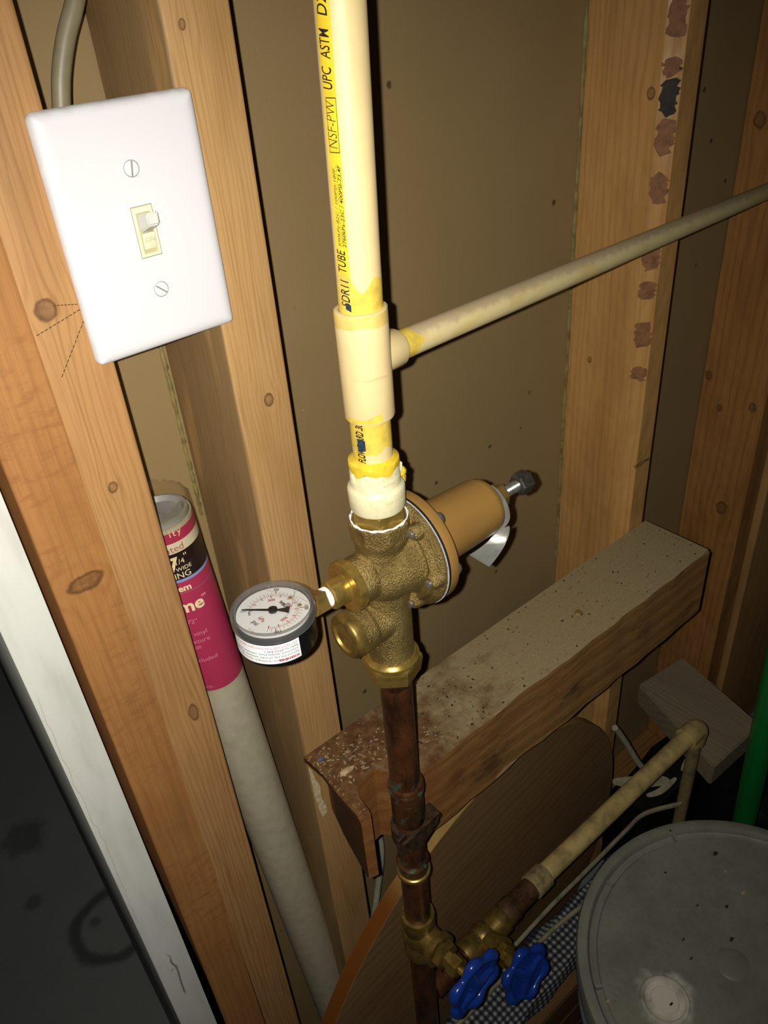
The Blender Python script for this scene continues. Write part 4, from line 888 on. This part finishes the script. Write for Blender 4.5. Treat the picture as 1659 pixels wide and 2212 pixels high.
obj('plastic_strip', tube(bm_new(), smooth_path([(.712, .3155, -.993), (.66, .338, -.9885), (.6137, .3380, -.9835), (.54, .3370, -.9825), (.4613, .3365, -.9815), (.388, .3340, -.9835)], 6), .0046, 12, flat=.6), m_strip, label='long pale flexible strip curving along the pail rim onto the gingham roll', cat='strip')
obj('plastic_strip', tube(bm_new(), smooth_path([(.515, .3090, -.9850), (.45, .3160, -.9840), (.375, .3180, -.9840), (.315, .3190, -.9850), (.278, .3190, -.9880)], 6), .0046, 12, flat=.6), m_strip, label='shorter pale strip lying along the gingham cloth, passing under both blue handwheels', cat='strip')
bm = bm_new(); q = random.Random(9)
def lump(bm, x0, x1, y0, y1, z0, z1, amp, seed, nx=14, ny=10, nz=6):
    q = random.Random(seed); bmesh.ops.create_cube(bm, size=1)
    bmesh.ops.subdivide_edges(bm, edges=bm.edges, cuts=6, use_grid_fill=True)
    for v in bm.verts:
        p = v.co.copy(); r = p.length; k = .5 / max(abs(p.x), abs(p.y), abs(p.z), 1e-6)
        sp = p.normalized() * .5; p = p.lerp(sp, .28); d = 1 + amp * (q.random() - .6)
        v.co = Vector(((x0 + x1) / 2 + p.x * (x1 - x0) * d, (y0 + y1) / 2 + p.y * (y1 - y0) * d, max(z0, (z0 + z1) / 2 + p.z * (z1 - z0) * d)))
    return bm
lump(bm, .658, .915, .334, .404, -1.2, -.994, .10, 3)
for v in bm.verts:
    if v.co.x < .742 and v.co.y < .337: v.co.y = .337
m_sheet = plain('black_sheet', '0c0c0b', .45, var=0, bump=.3, bscale=60)
obj('black_bag', bm, m_sheet, base=(.79, .37, -1.2), label='crumpled black plastic bag on the floor behind the elbow pipe', cat='bag')
obj('black_bag', lump(bm_new(), .768, 1.16, .20, .331, -1.2, -1.0, .08, 8), m_sheet, base=(.96, .265, -1.2), label='second black plastic bag, nearer the green pole and the grey offcut', cat='bag')
wb = bm_new(); T_, TL, Rr, X4 = Vector((.924, .452, -.95)), Vector((.820, .4656, -.95)), Vector((.878, .299, -.95)), Vector((.7640, .3040, -.95))
T_ = Vector((.918, .452, -.95)); prism(wb, [T_, TL, X4, Rr], (0, 0, -.040)); bmesh.ops.bevel(wb, geom=wb.edges[:], offset=.002, segments=2, affect='EDGES')
rot = math.atan2(Rr.y - T_.y, Rr.x - T_.x)
blk = obj('wood_block', wb, wood('grey_wood', '94825e', '64563c', axis=1, across=0, seed=2.9, freq=240, band=.7, grey=.35), base=(.845, .38, -.99), label='weathered grey board offcut lying behind the plastic elbow', cat='wood offcut')
def leaf(pts, th=.0012):
    bm = bm_new(); prism(bm, [Vector(p) for p in pts], (0, 0, th)); return bm
m_scrap = plain('pale_scrap', 'a8a284', .6, var=.15, scale=80)
def curl(name, pts, wd, label, cat, m=m_scrap):
    bm = bm_new(); P = smooth_path(pts, 6); n = len(P); va = []
    for i, p in enumerate(P):
        a = (P[min(i + 1, n - 1)] - P[max(i - 1, 0)]).normalized(); s = a.cross(Vector((0, 0, 1))).normalized() * wd * .5 * (math.sin(PI * (i + .6) / (n + .2)) ** .5); u = Vector((0, 0, .0009))
        va.append([bm.verts.new(x) for x in (p - s, p + s, p + s + u, p - s + u)])
    for A, Bq in zip(va, va[1:]):
        for k in range(4): bm.faces.new((A[k], A[(k + 1) % 4], Bq[(k + 1) % 4], Bq[k]))
    bm.faces.new(va[0]); bm.faces.new(va[-1]); return obj(name, bm, m, label=label, cat=cat)
zt = -.986
curl('paper_scrap', [(.672, .400, zt - .004), (.690, .378, zt), (.716, .357, zt), (.730, .345, zt - .003)], .020, 'wide pale curl of scrap on the black bag behind the low pipe', 'scrap')
curl('paper_scrap', [(.684, .352, zt), (.705, .344, zt - .001), (.740, .342, zt - .002)], .009, 'narrow pale sliver lying in front of the wide curl on the black bag', 'scrap')
curl('paper_scrap', [(.755, .343, zt), (.785, .349, zt - .001), (.815, .347, zt - .003)], .008, 'thin grey sliver to the right of the drop pipe on the black bag', 'scrap')
obj('white_wire', tube(bm_new(), smooth_path([(.660, .400, -.866), (.668, .398, -.880), (.684, .394, -.912), (.705, .385, -.960), (.718, .377, -.985)], 6), .0042, 10), m_scrap, base=(.718, .377, -.985), label='stiff pale wire end poking out above the low pipe beside the round board', cat='wire')
obj('white_wire', tube(bm_new(), smooth_path([(.768, .3420, -.985), (.771, .3440, -.965), (.766, .3500, -.948), (.760, .352, -.938)], 6), .0030, 10), m_scrap, base=(.768, .342, -.985), label='short white wire standing beside the vertical drop pipe', cat='wire')
obj('white_wire', tube(bm_new(), smooth_path([(.318, .490, -.82), (.318, .480, -.87), (.300, .474, -.935), (.282, .470, -1.00), (.262, .468, -1.157)], 6), .0042, 10), plain('wire_white', 'a8a290', .5), base=(.262, .468, -1.162), label='pale wire on the drywall between the narrow stud and the round board', cat='wire')
obj('green_pole', tube(bm_new(), [(.735, .23, -1.2), (.707, .23, -.931), (.692, .23, -.787), (.642, .23, -.30)], .0135, 24), plain('green_plastic', '0f6a2a', .35, var=.06), base=(.735, .23, -1.2), label='green plastic pole standing behind the pail at the right edge', cat='pole')
# something black standing out on the concrete, past the jamb
bn = thing('black_bin', 'black rounded bin on the concrete floor past the door jamb', 'bin', (-.055, 1.285, -1.2))
obj('bin_body', lathe(bm_new(), [(-1.2, .068), (-1.196, .072), (-1.02, .088), (-.995, .089)], (-.055, 1.285, 0), seg=48), m_rubber, bn)
obj('bin_lid', lathe(bm_new(), [(-.9945, .092), (-.985, .093), (-.97, .084), (-.955, .06), (-.95, 0)], (-.055, 1.285, 0), seg=48), m_rubber, bn)
# pale torn wood on the narrow stud, below the beam end
L = [(.2082, -.560), (.2105, -.566), (.2130, -.582), (.2160, -.592), (.2150, -.606), (.2185, -.624), (.2180, -.6315), (.2130, -.634), (.2110, -.622), (.2092, -.600)]
obj('torn_patch', prism(bm_new(), [Vector((x, .4101, z)) for x, z in L], (0, -.0004, 0)), plain('torn_wood', 'd8c498', .8, var=.2, scale=200), sB)
